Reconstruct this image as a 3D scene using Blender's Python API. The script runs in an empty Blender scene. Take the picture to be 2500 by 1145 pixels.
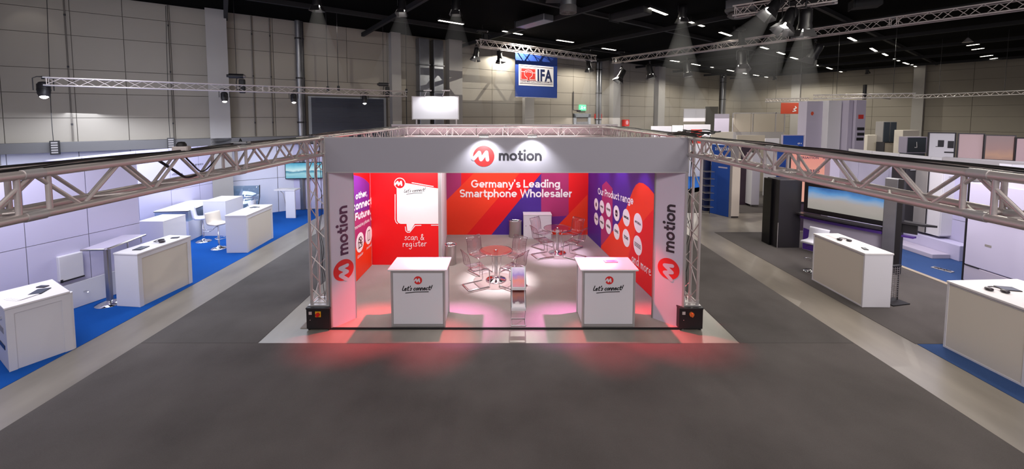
import bpy, math, random
from mathutils import Vector, Matrix
random.seed(7)
S = bpy.context.scene
COL = S.collection
PI = math.pi

# ------------------------------------------------------------------ camera
F, CX, CY, HC = 960.0, 1232.0, 342.0, 3.9
PT = math.atan(0.062)
cam = bpy.data.cameras.new('camera')
cam.sensor_width = 36.0
cam.lens = F / 2500 * 36
cam.shift_x = (1250 - CX) / 2500
cam.shift_y = -(572.5 - CY) / 2500
cam.clip_end = 300
camo = bpy.data.objects.new('camera', cam)
COL.objects.link(camo)
camo.location = (0, 0, HC)
camo.rotation_euler = (PI / 2 - PT, 0, 0)
S.camera = camo
CAM = Vector((0, 0, HC))

# ------------------------------------------------------------------ world, exposure
S.view_settings.view_transform = 'Standard'
S.view_settings.look = 'None'
S.view_settings.gamma = 1
S.view_settings.use_curve_mapping = False
S.view_settings.exposure = 0.0
try:
    S.cycles.max_bounces = 7
    S.cycles.diffuse_bounces = 3
    S.cycles.glossy_bounces = 3
    S.cycles.transparent_max_bounces = 12
    S.cycles.transmission_bounces = 4
    S.cycles.volume_bounces = 0
    S.cycles.use_denoising = True
    S.cycles.sample_clamp_indirect = 4
except Exception:
    pass
w = bpy.data.worlds.new('world'); S.world = w
w.use_nodes = True
w.node_tree.nodes['Background'].inputs[0].default_value = (0.80, 0.74, 0.82, 1)
w.node_tree.nodes['Background'].inputs[1].default_value = 0.45


def area(name, loc, target, sx, sy, power, col=(1, 1, 1), spread=180):
    l = bpy.data.lights.new(name, 'AREA'); l.shape = 'RECTANGLE'
    l.size, l.size_y, l.energy, l.color = sx, sy, power, col
    l.spread = math.radians(spread)
    o = bpy.data.objects.new(name, l); COL.objects.link(o)
    o.location = loc
    d = Vector(target) - Vector(loc)
    o.rotation_euler = d.to_track_quat('-Z', 'Y').to_euler()
    return o


def spot(name, loc, target, power, col=(1, 1, 1), angle=40, blend=0.5, r=0.05):
    l = bpy.data.lights.new(name, 'SPOT')
    l.energy, l.color, l.spot_size, l.spot_blend, l.shadow_soft_size = power, col, math.radians(angle), blend, r
    o = bpy.data.objects.new(name, l); COL.objects.link(o)
    o.location = loc
    o.rotation_euler = (Vector(target) - Vector(loc)).to_track_quat('-Z', 'Y').to_euler()
    return o


# unseen fill lights added above and behind the camera
area('hall_fill', (0, -1.0, 7.5), (0, 6, 0), 14, 3, 900, (1, .95, .93))
area('hall_fill', (-4, 0.0, 7.4), (-14, 14, 5), 3, 2, 30, (.95, .88, 1))
area('hall_fill', (6, 0.0, 7.4), (22, 22, 5), 3, 2, 500, (1, .93, .88))
# unseen spots added to give the light of the ceiling lamp rows
for x, y, p in ((-5, 8, 30), (-6, 14, 45), (1, 18, 380), (8, 16, 300), (6, 24, 480), (16, 18, 480), (15, 28, 650), (22, 24, 650), (9, 8, 200), (24, 33, 700), (0, 22, 330)):
    spot('lamp_row_fill', (x, y, 7.3), (x, y, 0), p * 1.45, (1, .95, .84), 168, .3, 0.0)
# floodlights over the neighbouring stands
area('stand_flood', (-9.3, 11.5, 3.75), (-9.5, 11.5, 0), 2.6, 9, 430, (.80, .86, 1))
area('stand_flood', (-10.0, 9.0, 3.7), (-11.5, 12.5, 2.0), 1.0, 6, 130, (.84, .87, 1))
area('stand_flood', (-8.3, 6.4, 3.75), (-8.6, 6.6, 0), 1.2, 3.2, 120, (.86, .86, 1))
area('stand_flood', (9.2, 8.5, 3.75), (9.2, 8.5, 0), 2.4, 6, 190, (1, .9, .86))
area('stand_flood', (12.5, 10.0, 3.75), (12.9, 10.0, 0), 2.0, 6, 120, (.85, .82, 1))
area('stand_flood', (9.0, 24.0, 3.75), (9.0, 24.0, 0), 10, 8, 420, (1, .93, .88))
# the booth's own lights
area('booth_wash', (0.3, 10.2, 3.1), (0.3, 10.2, 0), 3.4, 3.0, 75, (1, .90, .92))
spot('table_spot', (-0.1, 9.3, 3.3), (-0.15, 9.1, 0), 1500, (.95, .90, 1), 36, .8)
spot('table_spot', (1.4, 11.0, 3.3), (1.45, 10.9, 0), 1100, (.86, .68, 1), 38, .8)
spot('red_spot', (-1.0, 7.9, 3.2), (-2.5, 7.0, 0), 1900, (1, .06, .08), 36, 1)
spot('red_spot', (1.3, 7.9, 3.2), (2.85, 7.0, 0), 1600, (1, .06, .10), 36, 1)
spot('red_spot', (-.9, 7.8, 3.2), (-1.2, 6.55, 0), 800, (1, .08, .12), 30, 1)
spot('red_spot', (1.3, 7.8, 3.2), (1.7, 6.55, 0), 750, (1, .08, .12), 30, 1)
spot('pink_spot', (-2.3, 7.9, 3.2), (-.85, 7.2, 0), 1300, (1, .25, .72), 30, 1)
spot('pink_spot', (2.6, 7.9, 3.2), (1.15, 7.2, 0), 1300, (1, .25, .76), 30, 1)
for k, x in enumerate((-1.0, 0.2, 1.4, 2.4)):
    spot('wall_light', (x, 12.0, 3.2), (x, 12.6, 1.6), 45, (1, .75, .9), 70, .8)
for y in (8.6, 9.9, 11.2):
    spot('wall_light', (2.5, y, 3.2), (3.1, y, 1.6), 70, (.7, .45, 1), 62, .8)
spot('wall_light', (-2.9, 8.9, 3.1), (-3.5, 9.2, 1.7), 50, (.7, .4, 1), 62, .8)
area('cabin_wash', (-2.3, 8.9, 3.1), (-2.6, 10.0, 1.3), 1.0, .3, 60, (1, .97, .97))
area('rear_wash', (-.3, 12.9, 3.15), (-.3, 13.9, 3.3), 6.0, .15, 40, (1, .86, .88))
spot('plinth_flood', (10.6, 7.2, 7.2), (12.6, 9.5, 0), 110, (.9, .86, 1), 70, .6, 0.0)


def c3(h):
    h = h.lstrip('#')
    r = [int(h[i:i + 2], 16) / 255 for i in (0, 2, 4)]
    return tuple(x / 12.92 if x <= .04045 else ((x + .055) / 1.055) ** 2.4 for x in r)


MATS = {}


def mat(name, col, rough=.6, metal=0.0, var=0.0, vscale=8.0, bump=0.0, bscale=60.0, emit=0.0, spec=None,
        stretch=None, coat=0.0):
    m = bpy.data.materials.new(name); m.use_nodes = True
    nt = m.node_tree; b = nt.nodes['Principled BSDF']
    if isinstance(col, str): col = c3(col)
    b.inputs['Base Color'].default_value = (*col, 1)
    b.inputs['Roughness'].default_value = rough
    b.inputs['Metallic'].default_value = metal
    if spec is not None: b.inputs['Specular IOR Level'].default_value = spec
    if coat: b.inputs['Coat Weight'].default_value = coat
    if emit:
        b.inputs['Emission Color'].default_value = (*col, 1)
        b.inputs['Emission Strength'].default_value = emit
    if var or bump:
        tc = nt.nodes.new('ShaderNodeTexCoord')
        mp = nt.nodes.new('ShaderNodeMapping')
        if stretch: mp.inputs['Scale'].default_value = stretch
        nt.links.new(tc.outputs['Object'], mp.inputs[0])
    if var:
        n = nt.nodes.new('ShaderNodeTexNoise'); n.inputs['Scale'].default_value = vscale
        n.inputs['Detail'].default_value = 6
        nt.links.new(mp.outputs[0], n.inputs[0])
        r = nt.nodes.new('ShaderNodeValToRGB')
        r.color_ramp.elements[0].position = .3; r.color_ramp.elements[1].position = .7
        r.color_ramp.elements[0].color = (*[max(0, x * (1 - var)) for x in col], 1)
        r.color_ramp.elements[1].color = (*[min(1, x * (1 + var)) for x in col], 1)
        nt.links.new(n.outputs[0], r.inputs[0]); nt.links.new(r.outputs[0], b.inputs['Base Color'])
    if bump:
        n = nt.nodes.new('ShaderNodeTexNoise'); n.inputs['Scale'].default_value = bscale
        nt.links.new(mp.outputs[0], n.inputs[0])
        bp = nt.nodes.new('ShaderNodeBump'); bp.inputs['Strength'].default_value = bump
        bp.inputs['Distance'].default_value = .01
        nt.links.new(n.outputs[0], bp.inputs['Height']); nt.links.new(bp.outputs[0], b.inputs['Normal'])
    MATS[name] = m
    return m


def carpet(name, col, var=.22):
    m = mat(name, col, .95, bump=.5, bscale=220, spec=.1)
    nt = m.node_tree; b = nt.nodes['Principled BSDF']
    tc = [n for n in nt.nodes if n.type == 'TEX_COORD'][0]
    n1 = nt.nodes.new('ShaderNodeTexNoise'); n1.inputs['Scale'].default_value = 130; n1.inputs['Detail'].default_value = 3
    n2 = nt.nodes.new('ShaderNodeTexNoise'); n2.inputs['Scale'].default_value = .9; n2.inputs['Detail'].default_value = 5
    nt.links.new(tc.outputs['Object'], n1.inputs[0]); nt.links.new(tc.outputs['Object'], n2.inputs[0])
    add = nt.nodes.new('ShaderNodeMath'); add.operation = 'ADD'
    mul = nt.nodes.new('ShaderNodeMath'); mul.operation = 'MULTIPLY'; mul.inputs[1].default_value = .5
    nt.links.new(n1.outputs[0], mul.inputs[0]); nt.links.new(mul.outputs[0], add.inputs[0]); nt.links.new(n2.outputs[0], add.inputs[1])
    r = nt.nodes.new('ShaderNodeValToRGB'); c = c3(col) if isinstance(col, str) else col
    r.color_ramp.elements[0].position = .5; r.color_ramp.elements[1].position = 1.0
    r.color_ramp.elements[0].color = (*[x * (1 - var) for x in c], 1); r.color_ramp.elements[1].color = (*[x * (1 + var) for x in c], 1)
    nt.links.new(add.outputs[0], r.inputs[0]); nt.links.new(r.outputs[0], b.inputs['Base Color'])
    return m


def glass(name, tint, amount=.85, rough=.02):
    m = bpy.data.materials.new(name); m.use_nodes = True; nt = m.node_tree
    for n in list(nt.nodes): nt.nodes.remove(n)
    o = nt.nodes.new('ShaderNodeOutputMaterial'); t = nt.nodes.new('ShaderNodeBsdfTransparent')
    g = nt.nodes.new('ShaderNodeBsdfGlossy'); g.inputs['Roughness'].default_value = rough
    t.inputs[0].default_value = (*tint, 1)
    lw = nt.nodes.new('ShaderNodeLayerWeight'); lw.inputs[0].default_value = .12
    mr = nt.nodes.new('ShaderNodeMapRange'); mr.inputs[3].default_value = 1 - amount; mr.inputs[4].default_value = .55
    mx = nt.nodes.new('ShaderNodeMixShader')
    nt.links.new(lw.outputs['Facing'], mr.inputs[0]); nt.links.new(mr.outputs[0], mx.inputs[0])
    nt.links.new(t.outputs[0], mx.inputs[1]); nt.links.new(g.outputs[0], mx.inputs[2]); nt.links.new(mx.outputs[0], o.inputs[0])
    return m


M = dict(
    conc=mat('polished_concrete', '#867f75', .30, var=.30, vscale=1.1, stretch=(1.0, .35, 1), spec=.5),
    c_aisle=carpet('aisle_carpet_pile', '#605b59', .22), c_aisle2=carpet('aisle_carpet_pile_dark', '#5d5957', .22), c_booth=carpet('booth_carpet_pile', '#9c938d', .12),
    c_blue=carpet('blue_carpet_pile', '#154f9c', .10), c_navy=carpet('navy_carpet_pile', '#38507e', .12),
    c_char=carpet('charcoal_carpet_pile', '#5a5655', .14),
    wall=mat('hall_wall_paint', '#8f887d', .8, var=.05, vscale=.6), joint=mat('wall_joint', '#625c55', .9),
    column=mat('column_paint', '#9a9692', .8, var=.04, vscale=1), lower=mat('lower_wall_paint', '#d9daea', .7),
    ceil=mat('black_ceiling', '#060607', .95, spec=.05), beam=mat('ceiling_beam_paint', '#1b1b1d', .8),
    ledge=mat('ledge_paint', '#5c5a5a', .7), gate=mat('gate_paint', '#262c3b', .4), gatef=mat('gate_frame_paint', '#8b8f94', .5),
    alu=mat('aluminium_tube', '#cdc3c0', .36, .55, var=.06, vscale=5), alu2=mat('aluminium_profile', '#bdb9b9', .40, .45),
    chrome=mat('chrome', '#d8d8da', .08, 1), steel=mat('brushed_steel', '#b9b4b2', .28, .95),
    duct=mat('zinc_duct', '#8b8c90', .35, .8, var=.08, vscale=3),
    white=mat('white_laminate', '#dcd8da', .5), panelw=mat('white_panel', '#d8d6dc', .55), cream=mat('cream_panel', '#d6cec2', .55),
    fascia=mat('fascia_fabric', '#9c98a1', .7), pillar=mat('pillar_fabric', '#c4bccb', .7),
    red=mat('print_red', '#e8060f', .5), orange=mat('print_orange', '#f23a14', .5), indigo=mat('print_indigo', '#43208a', .5),
    magenta=mat('print_magenta', '#a82c68', .5), violet=mat('print_violet', '#6a2288', .5), redd=mat('print_logo_red', '#d92a2a', .5),
    cabinred=mat('cabin_red', '#e9050e', .5), white_print=mat('print_white', '#f4f2f2', .5), grey_print=mat('print_grey', '#2b292f', .5),
    plum=mat('print_plum', '#4a2f4a', .5), black_print=mat('print_black', '#141214', .5),
    black=mat('black_plastic', '#161518', .45), darkgrey=mat('dark_grey_metal', '#2c2a2d', .5, .3), rubber=mat('black_rubber', '#121113', .6),
    cable=mat('cable_sheath', '#0e0d10', .5), cablew=mat('cable_sheath_pale', '#b3a9a6', .6),
    glow=mat('lamp_glow', (1, .95, .88), .5, emit=14), glow2=mat('strip_lamp_glow', (1, .93, .78), .5, emit=7),
    signboard=mat('lit_white_board', '#f2f2f6', .5), blueb=mat('banner_blue', '#1f3f8f', .7), flagred=mat('sign_red', '#c8332c', .6),
    orangeb=mat('banner_orange', '#d2451c', .6), green=mat('exit_sign_green', (.10, .60, .28), .5, emit=1.2),
    whiteglow=mat('exit_sign_white', (.8, 1, .85), .5, emit=1.6),
    yellow=mat('switch_yellow', '#d9a21c', .5), switchred=mat('switch_red', '#c2231c', .4), orangek=mat('switch_orange', '#c86a34', .4),
    stand_blue=mat('stand_blue', '#1648a0', .5), navy=mat('stand_navy', '#202a55', .5), darkp=mat('stand_dark', '#3a2b3a', .6),
    purple=mat('purple_curve', '#4b2a86', .5), tvblack=mat('screen_bezel', '#0c0b0e', .25), charc=mat('charcoal_board', '#29272b', .35),
    teal=mat('teal_glass', '#1c7f88', .25), seat=mat('cream_leather', '#ddd2c4', .5), seatw=mat('white_seat', '#dfe0ee', .5),
    paper=mat('paper_pink', '#d9a0a8', .6), paperw=mat('paper_white', '#e6e0e2', .6), bottle=mat('dark_item', '#2b2229', .4),
    lilac=mat('lilac_wall', '#c3bfdc', .6), pinkp=mat('pale_pink_board', '#c9adb0', .4), greywall=mat('grey_cabinet', '#8f8b8a', .5),
    slate=mat('slate_glass', '#2f3942', .3), woodp=mat('beige_trim', '#a79a88', .6), rearw=mat('rear_wall_pink_lit', '#cbb4b8', .6),  # pink light on the white rear wall is put into its colour
    lilacpanel=mat('lavender_board', '#b7b0c4', .6), beigeb=mat('beige_board', '#b3a99b', .6), olive=mat('dark_olive_board', '#4c4840', .6),
)
M['acrylic'] = glass('clear_acrylic', (.97, .90, .93), .96, .03)
M['acryledge'] = glass('acrylic_edge', (.40, .30, .36), .75, .1)
M['tabletop'] = glass('glass_tabletop', (.93, .84, .84), .86, .02)
M['caseglass'] = glass('display_glass', (.80, .92, 1), .80, .05)


def lit_print(name, stops, strength, axis=2, wave=True):
    """a screen or lightbox picture, or a reflection painted as glow: vertical bands of colour that give off light"""
    m = bpy.data.materials.new(name); m.use_nodes = True; nt = m.node_tree; b = nt.nodes['Principled BSDF']
    tc = nt.nodes.new('ShaderNodeTexCoord'); sp = nt.nodes.new('ShaderNodeSeparateXYZ')
    nt.links.new(tc.outputs['Generated'], sp.inputs[0])
    r = nt.nodes.new('ShaderNodeValToRGB')
    while len(r.color_ramp.elements) < len(stops): r.color_ramp.elements.new(.5)
    for e, (p, c) in zip(r.color_ramp.elements, stops): e.position = p; e.color = (*c3(c), 1)
    src = sp.outputs[axis]
    if wave:
        n = nt.nodes.new('ShaderNodeTexNoise'); n.inputs['Scale'].default_value = 3.0; n.inputs['Detail'].default_value = 5
        nt.links.new(tc.outputs['Generated'], n.inputs[0])
        ma = nt.nodes.new('ShaderNodeMath'); ma.operation = 'MULTIPLY_ADD'; ma.inputs[1].default_value = .35
        nt.links.new(n.outputs[0], ma.inputs[0]); nt.links.new(src, ma.inputs[2])
        ms = nt.nodes.new('ShaderNodeMath'); ms.operation = 'SUBTRACT'; ms.inputs[1].default_value = .17
        nt.links.new(ma.outputs[0], ms.inputs[0]); src = ms.outputs[0]
    nt.links.new(src, r.inputs[0]); nt.links.new(r.outputs[0], b.inputs['Emission Color'])
    b.inputs['Base Color'].default_value = (.02, .02, .02, 1)
    b.inputs['Emission Strength'].default_value = strength; b.inputs['Roughness'].default_value = .3
    return m


M['tv1'] = lit_print('seascape_screen', [(0, '#6fb8cf'), (.30, '#9ed3de'), (.42, '#1f7fa0'), (.5, '#cfeef2'), (.75, '#8fd0e2'), (1, '#3aa0c4')], .9)
M['tv2'] = lit_print('landscape_screen', [(0, '#a7a39b'), (.45, '#b7aea8'), (.62, '#9fb4cf'), (.78, '#5f9fdc'), (1, '#2462a8')], .75)
M['peach'] = lit_print('peach_lightbox', [(0, '#f7b7a0'), (.5, '#f6a894'), (1, '#f39a8c')], .75)
M['reflect'] = lit_print('pink_board_painted_glow', [(0, '#d8a99c'), (.2, '#f0b9a0'), (.45, '#cfa3a2'), (1, '#bb9a9d')], .45)  # warm reflection painted as glow; the board is no lamp
M['leaflet'] = lit_print('leaflet_print', [(0, '#c06ab0'), (.4, '#d06a60'), (.7, '#8a4fb0'), (1, '#e9d0e4')], .0)
for nm, st in (('leaflet_a', [(0, '#d98a9c'), (.35, '#e88a7c'), (.6, '#a486c8'), (1, '#ead4ea')]), ('leaflet_b', [(0, '#dbd0d2'), (.22, '#dccdcf'), (.3, '#6a3350'), (.6, '#a5452c'), (1, '#6a2c2c')])):
    m = lit_print(nm, st, 0.0); b = m.node_tree.nodes['Principled BSDF']
    l = b.inputs['Emission Color'].links[0]; src = l.from_socket; m.node_tree.links.remove(l)
    m.node_tree.links.new(src, b.inputs['Base Color']); b.inputs['Roughness'].default_value = .35
    M[nm] = m


# ------------------------------------------------------------------ mesh building
class MB:
    def __init__(s): s.v = []; s.f = []; s.sm = []

    def add(s, vs, fs, smooth=False):
        n = len(s.v); s.v += [tuple(v) for v in vs]
        s.f += [tuple(i + n for i in f) for f in fs]; s.sm += [smooth] * len(fs); return s

    def box(s, x0, y0, z0, x1, y1, z1):
        return s.add([(x0, y0, z0), (x1, y0, z0), (x1, y1, z0), (x0, y1, z0), (x0, y0, z1), (x1, y0, z1), (x1, y1, z1), (x0, y1, z1)],
                     [(0, 3, 2, 1), (4, 5, 6, 7), (0, 1, 5, 4), (1, 2, 6, 5), (2, 3, 7, 6), (3, 0, 4, 7)])

    def bbox(s, x0, y0, z0, x1, y1, z1, b=.01):
        """box with chamfered vertical edges and top"""
        b = min(b, (x1 - x0) / 2.1, (y1 - y0) / 2.1, (z1 - z0) / 2.1)

        def ring(z, i): return [(x0 + b + i, y0 + i, z), (x1 - b - i, y0 + i, z), (x1 - i, y0 + b + i, z), (x1 - i, y1 - b - i, z), (x1 - b - i, y1 - i, z), (x0 + b + i, y1 - i, z), (x0 + i, y1 - b - i, z), (x0 + i, y0 + b + i, z)]
        vs = ring(z0 + b, 0) + ring(z1 - b, 0)
        i = b * .5
        vs = ring(z0, i) + ring(z0 + b, 0) + ring(z1 - b, 0) + ring(z1, i)
        fs = [tuple(range(7, -1, -1))]
        for k in range(3):
            for j in range(8): fs.append((k * 8 + j, k * 8 + (j + 1) % 8, k * 8 + 8 + (j + 1) % 8, k * 8 + 8 + j))
        fs.append(tuple(range(24, 32)))
        return s.add(vs, fs)

    def cyl(s, a, b, r, n=10, r2=None, cap=True):
        a = Vector(a); b = Vector(b); r2 = r if r2 is None else r2
        d = (b - a).normalized()
        u = d.orthogonal().normalized(); v = d.cross(u)
        vs = []
        for p, rr in ((a, r), (b, r2)):
            for k in range(n):
                t = 2 * PI * k / n
                vs.append(p + (u * math.cos(t) + v * math.sin(t)) * rr)
        s.add(vs, [(k, (k + 1) % n, n + (k + 1) % n, n + k) for k in range(n)], True)
        if cap: s.add(vs, [tuple(range(n - 1, -1, -1)), tuple(range(n, 2 * n))])
        return s

    def tube(s, pts, r, n=8, closed=False):
        pts = [Vector(p) for p in pts]; m = len(pts); vs = []; up = None
        for i, p in enumerate(pts):
            if closed: d = pts[(i + 1) % m] - pts[i - 1]
            else: d = pts[min(i + 1, m - 1)] - pts[max(i - 1, 0)]
            d.normalize()
            if up is None: up = d.orthogonal().normalized()
            up = (up - d * up.dot(d))
            up = up.normalized() if up.length > 1e-4 else d.orthogonal().normalized()
            v = d.cross(up)
            for k in range(n):
                t = 2 * PI * k / n; vs.append(p + (up * math.cos(t) + v * math.sin(t)) * r)
        fs = []
        for i in range(m if closed else m - 1):
            j = (i + 1) % m
            for k in range(n): fs.append((i * n + k, i * n + (k + 1) % n, j * n + (k + 1) % n, j * n + k))
        s.add(vs, fs, True)
        if not closed: s.add(vs, [tuple(range(n - 1, -1, -1)), tuple(range((m - 1) * n, m * n))])
        return s

    def lathe(s, prof, n=24, c=(0, 0, 0), sy=1.0, cap=True):
        vs = []
        for r, z in prof:
            for k in range(n):
                t = 2 * PI * k / n; vs.append((c[0] + r * math.cos(t), c[1] + r * sy * math.sin(t), c[2] + z))
        fs = []
        for i in range(len(prof) - 1):
            for k in range(n): fs.append((i * n + k, i * n + (k + 1) % n, (i + 1) * n + (k + 1) % n, (i + 1) * n + k))
        s.add(vs, fs, True)
        if prof[0][0] > 1e-4: s.add(vs, [tuple(range(n - 1, -1, -1))])
        if cap and prof[-1][0] > 1e-4: s.add(vs, [tuple(range((len(prof) - 1) * n, len(prof) * n))])
        return s

    def prism(s, poly, z0, z1):
        """polygon in xy extruded in z"""
        n = len(poly)
        vs = [(x, y, z0) for x, y in poly] + [(x, y, z1) for x, y in poly]
        return s.add(vs, [tuple(range(n - 1, -1, -1)), tuple(range(n, 2 * n))] + [(k, (k + 1) % n, n + (k + 1) % n, n + k) for k in range(n)])

    def strip(s, prof, x0, x1, th):
        """sheet bent along a profile in yz, between x0 and x1, thickness th"""
        P = [Vector((0, y, z)) for y, z in prof]; n = len(P); vs = []
        for i, p in enumerate(P):
            d = (P[min(i + 1, n - 1)] - P[max(i - 1, 0)]).normalized(); nn = Vector((0, -d.z, d.y)) * th / 2
            for q in (p + nn, p - nn): vs += [(x0, q.y, q.z), (x1, q.y, q.z)]
        fs = []
        for i in range(n - 1):
            a, b = i * 4, i * 4 + 4
            fs += [(a, a + 1, b + 1, b), (a + 2, b + 2, b + 3, a + 3), (a, b, b + 2, a + 2), (a + 1, a + 3, b + 3, b + 1)]
        fs += [(0, 2, 3, 1), (4 * n - 4, 4 * n - 3, 4 * n - 1, 4 * n - 2)]
        return s.add(vs, fs, True)

    def mesh(s, name, m):
        me = bpy.data.meshes.new(name); me.from_pydata(s.v, [], s.f)
        me.polygons.foreach_set('use_smooth', s.sm); me.materials.append(m)
        me.update(); return me


def link(name, me, parent=None, mw=None):
    o = bpy.data.objects.new(name, me); COL.objects.link(o)
    if parent is not None: o.parent = parent
    if mw is not None: o.matrix_basis = mw
    return o


WM = {}


def obj(name, mb, m, parent=None, world=False, kind=None, label=None):
    if world and parent is not None:
        inv = WM[parent.name].inverted()
        mb.v = [tuple(inv @ Vector(v)) for v in mb.v]
    o = link(name, mb.mesh(name, m), parent)
    if parent is not None and parent.name in WM: WM[o.name] = WM[parent.name]
    if kind: o['kind'] = kind
    if label: o['label'] = label
    return o


def tag(o, label, cat, group=None, kind=None):
    o['label'] = label; o['category'] = cat
    if group: o['group'] = group
    if kind: o['kind'] = kind
    return o


def thing(name, label, cat, loc=(0, 0, 0), rz=0.0, group=None, mw=None):
    o = bpy.data.objects.new(name, None); COL.objects.link(o); o.empty_display_size = .1
    m = mw if mw is not None else Matrix.Translation(loc) @ Matrix.Rotation(rz, 4, 'Z')
    o.matrix_basis = m; WM[o.name] = m
    return tag(o, label, cat, group)


def copy_tree(o, parent=None):
    c = o.copy(); COL.objects.link(c)
    if parent is not None: c.parent = parent
    for ch in o.children: copy_tree(ch, c)
    return c


def dup(o, label, loc, rz, group=None, mw=None):
    c = copy_tree(o); m = mw if mw is not None else Matrix.Translation(loc) @ Matrix.Rotation(rz, 4, 'Z')
    c.matrix_basis = m; c['label'] = label
    if group: c['group'] = group
    return c


# a point of the photograph carried to a plane of the real place
def ray(px, py):
    u = (px - CX) / F; v = (py - CY) / F
    return Vector((u, math.cos(PT) - v * math.sin(PT), -(math.sin(PT) + v * math.cos(PT))))


def FL(px, py, z=0.0):
    d = ray(px, py); return CAM + d * ((z - HC) / d.z)


def AT(px, py, Y):
    d = ray(px, py); return CAM + d * (Y / d.y)


class Plane:
    def __init__(s, O, U, V=(0, 0, 1)):
        s.O = Vector(O); s.U = Vector(U).normalized(); s.V = Vector(V).normalized(); s.N = s.U.cross(s.V)

    def px(s, x, y):
        d = ray(x, y); t = (s.O - CAM).dot(s.N) / d.dot(s.N); p = CAM + d * t - s.O
        return (p.dot(s.U), p.dot(s.V))

    def w(s, u, v, h=0.0): return s.O + s.U * u + s.V * v + s.N * h


# ---- flat print: shapes in a plane's (u, v)
def pr_poly(mb, pl, pts, h=.003, t=.0015):
    n = len(pts)
    vs = [pl.w(u, v, h) for u, v in pts] + [pl.w(u, v, h - t) for u, v in pts]
    ar = sum(pts[i][0] * pts[(i + 1) % n][1] - pts[(i + 1) % n][0] * pts[i][1] for i in range(n))
    f = tuple(range(n)) if ar > 0 else tuple(range(n - 1, -1, -1))
    if t <= 0: mb.add(vs[:n], [f])
    else: mb.add(vs, [f] + [(k, n + k, n + (k + 1) % n, (k + 1) % n) for k in range(n)])


EPS = [0]


def eps():
    EPS[0] = (EPS[0] + 1) % 90
    return EPS[0] * 1.2e-5


def pr_rib(mb, pl, pts, wd, h=.004, cap=True, taper=None):
    for i in range(len(pts) - 1):
        a = Vector(pts[i]); b = Vector(pts[i + 1]); d = b - a
        if d.length < 1e-6: continue
        d.normalize(); n = Vector((-d.y, d.x)) * wd / 2
        pr_poly(mb, pl, [tuple(a - n), tuple(b - n), tuple(b + n), tuple(a + n)], h + eps(), .0)
    if cap:
        for p in pts: pr_poly(mb, pl, [(p[0] + wd / 2 * math.cos(t * PI / 4), p[1] + wd / 2 * math.sin(t * PI / 4)) for t in range(8)], h + eps(), .0)


def strip2(mb, pl, pts, wd, h):
    """one mitred ribbon along a polyline"""
    P = [Vector(p) for p in pts]; n = len(P); Lf = []; Rt = []; h += eps()
    for i in range(n):
        a = (P[i] - P[i - 1]).normalized() if i else None; b = (P[i + 1] - P[i]).normalized() if i < n - 1 else None
        if a is None: a = b
        if b is None: b = a
        d = a + b; d = d.normalized() if d.length > 1e-6 else a
        nn = Vector((-d.y, d.x)); k = 1 / max(.45, nn.dot(Vector((-a.y, a.x))))
        Lf.append(P[i] + nn * wd / 2 * k); Rt.append(P[i] - nn * wd / 2 * k)
    vs = [pl.w(p.x, p.y, h) for p in Rt] + [pl.w(p.x, p.y, h) for p in Lf]
    mb.add(vs, [(i, i + 1, n + i + 1, n + i) for i in range(n - 1)])


def arc(cx, cy, rx, ry, a0, a1, n=12): return [(cx + rx * math.cos(math.radians(a0 + (a1 - a0) * k / n)), cy + ry * math.sin(math.radians(a0 + (a1 - a0) * k / n))) for k in range(n + 1)]


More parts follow.
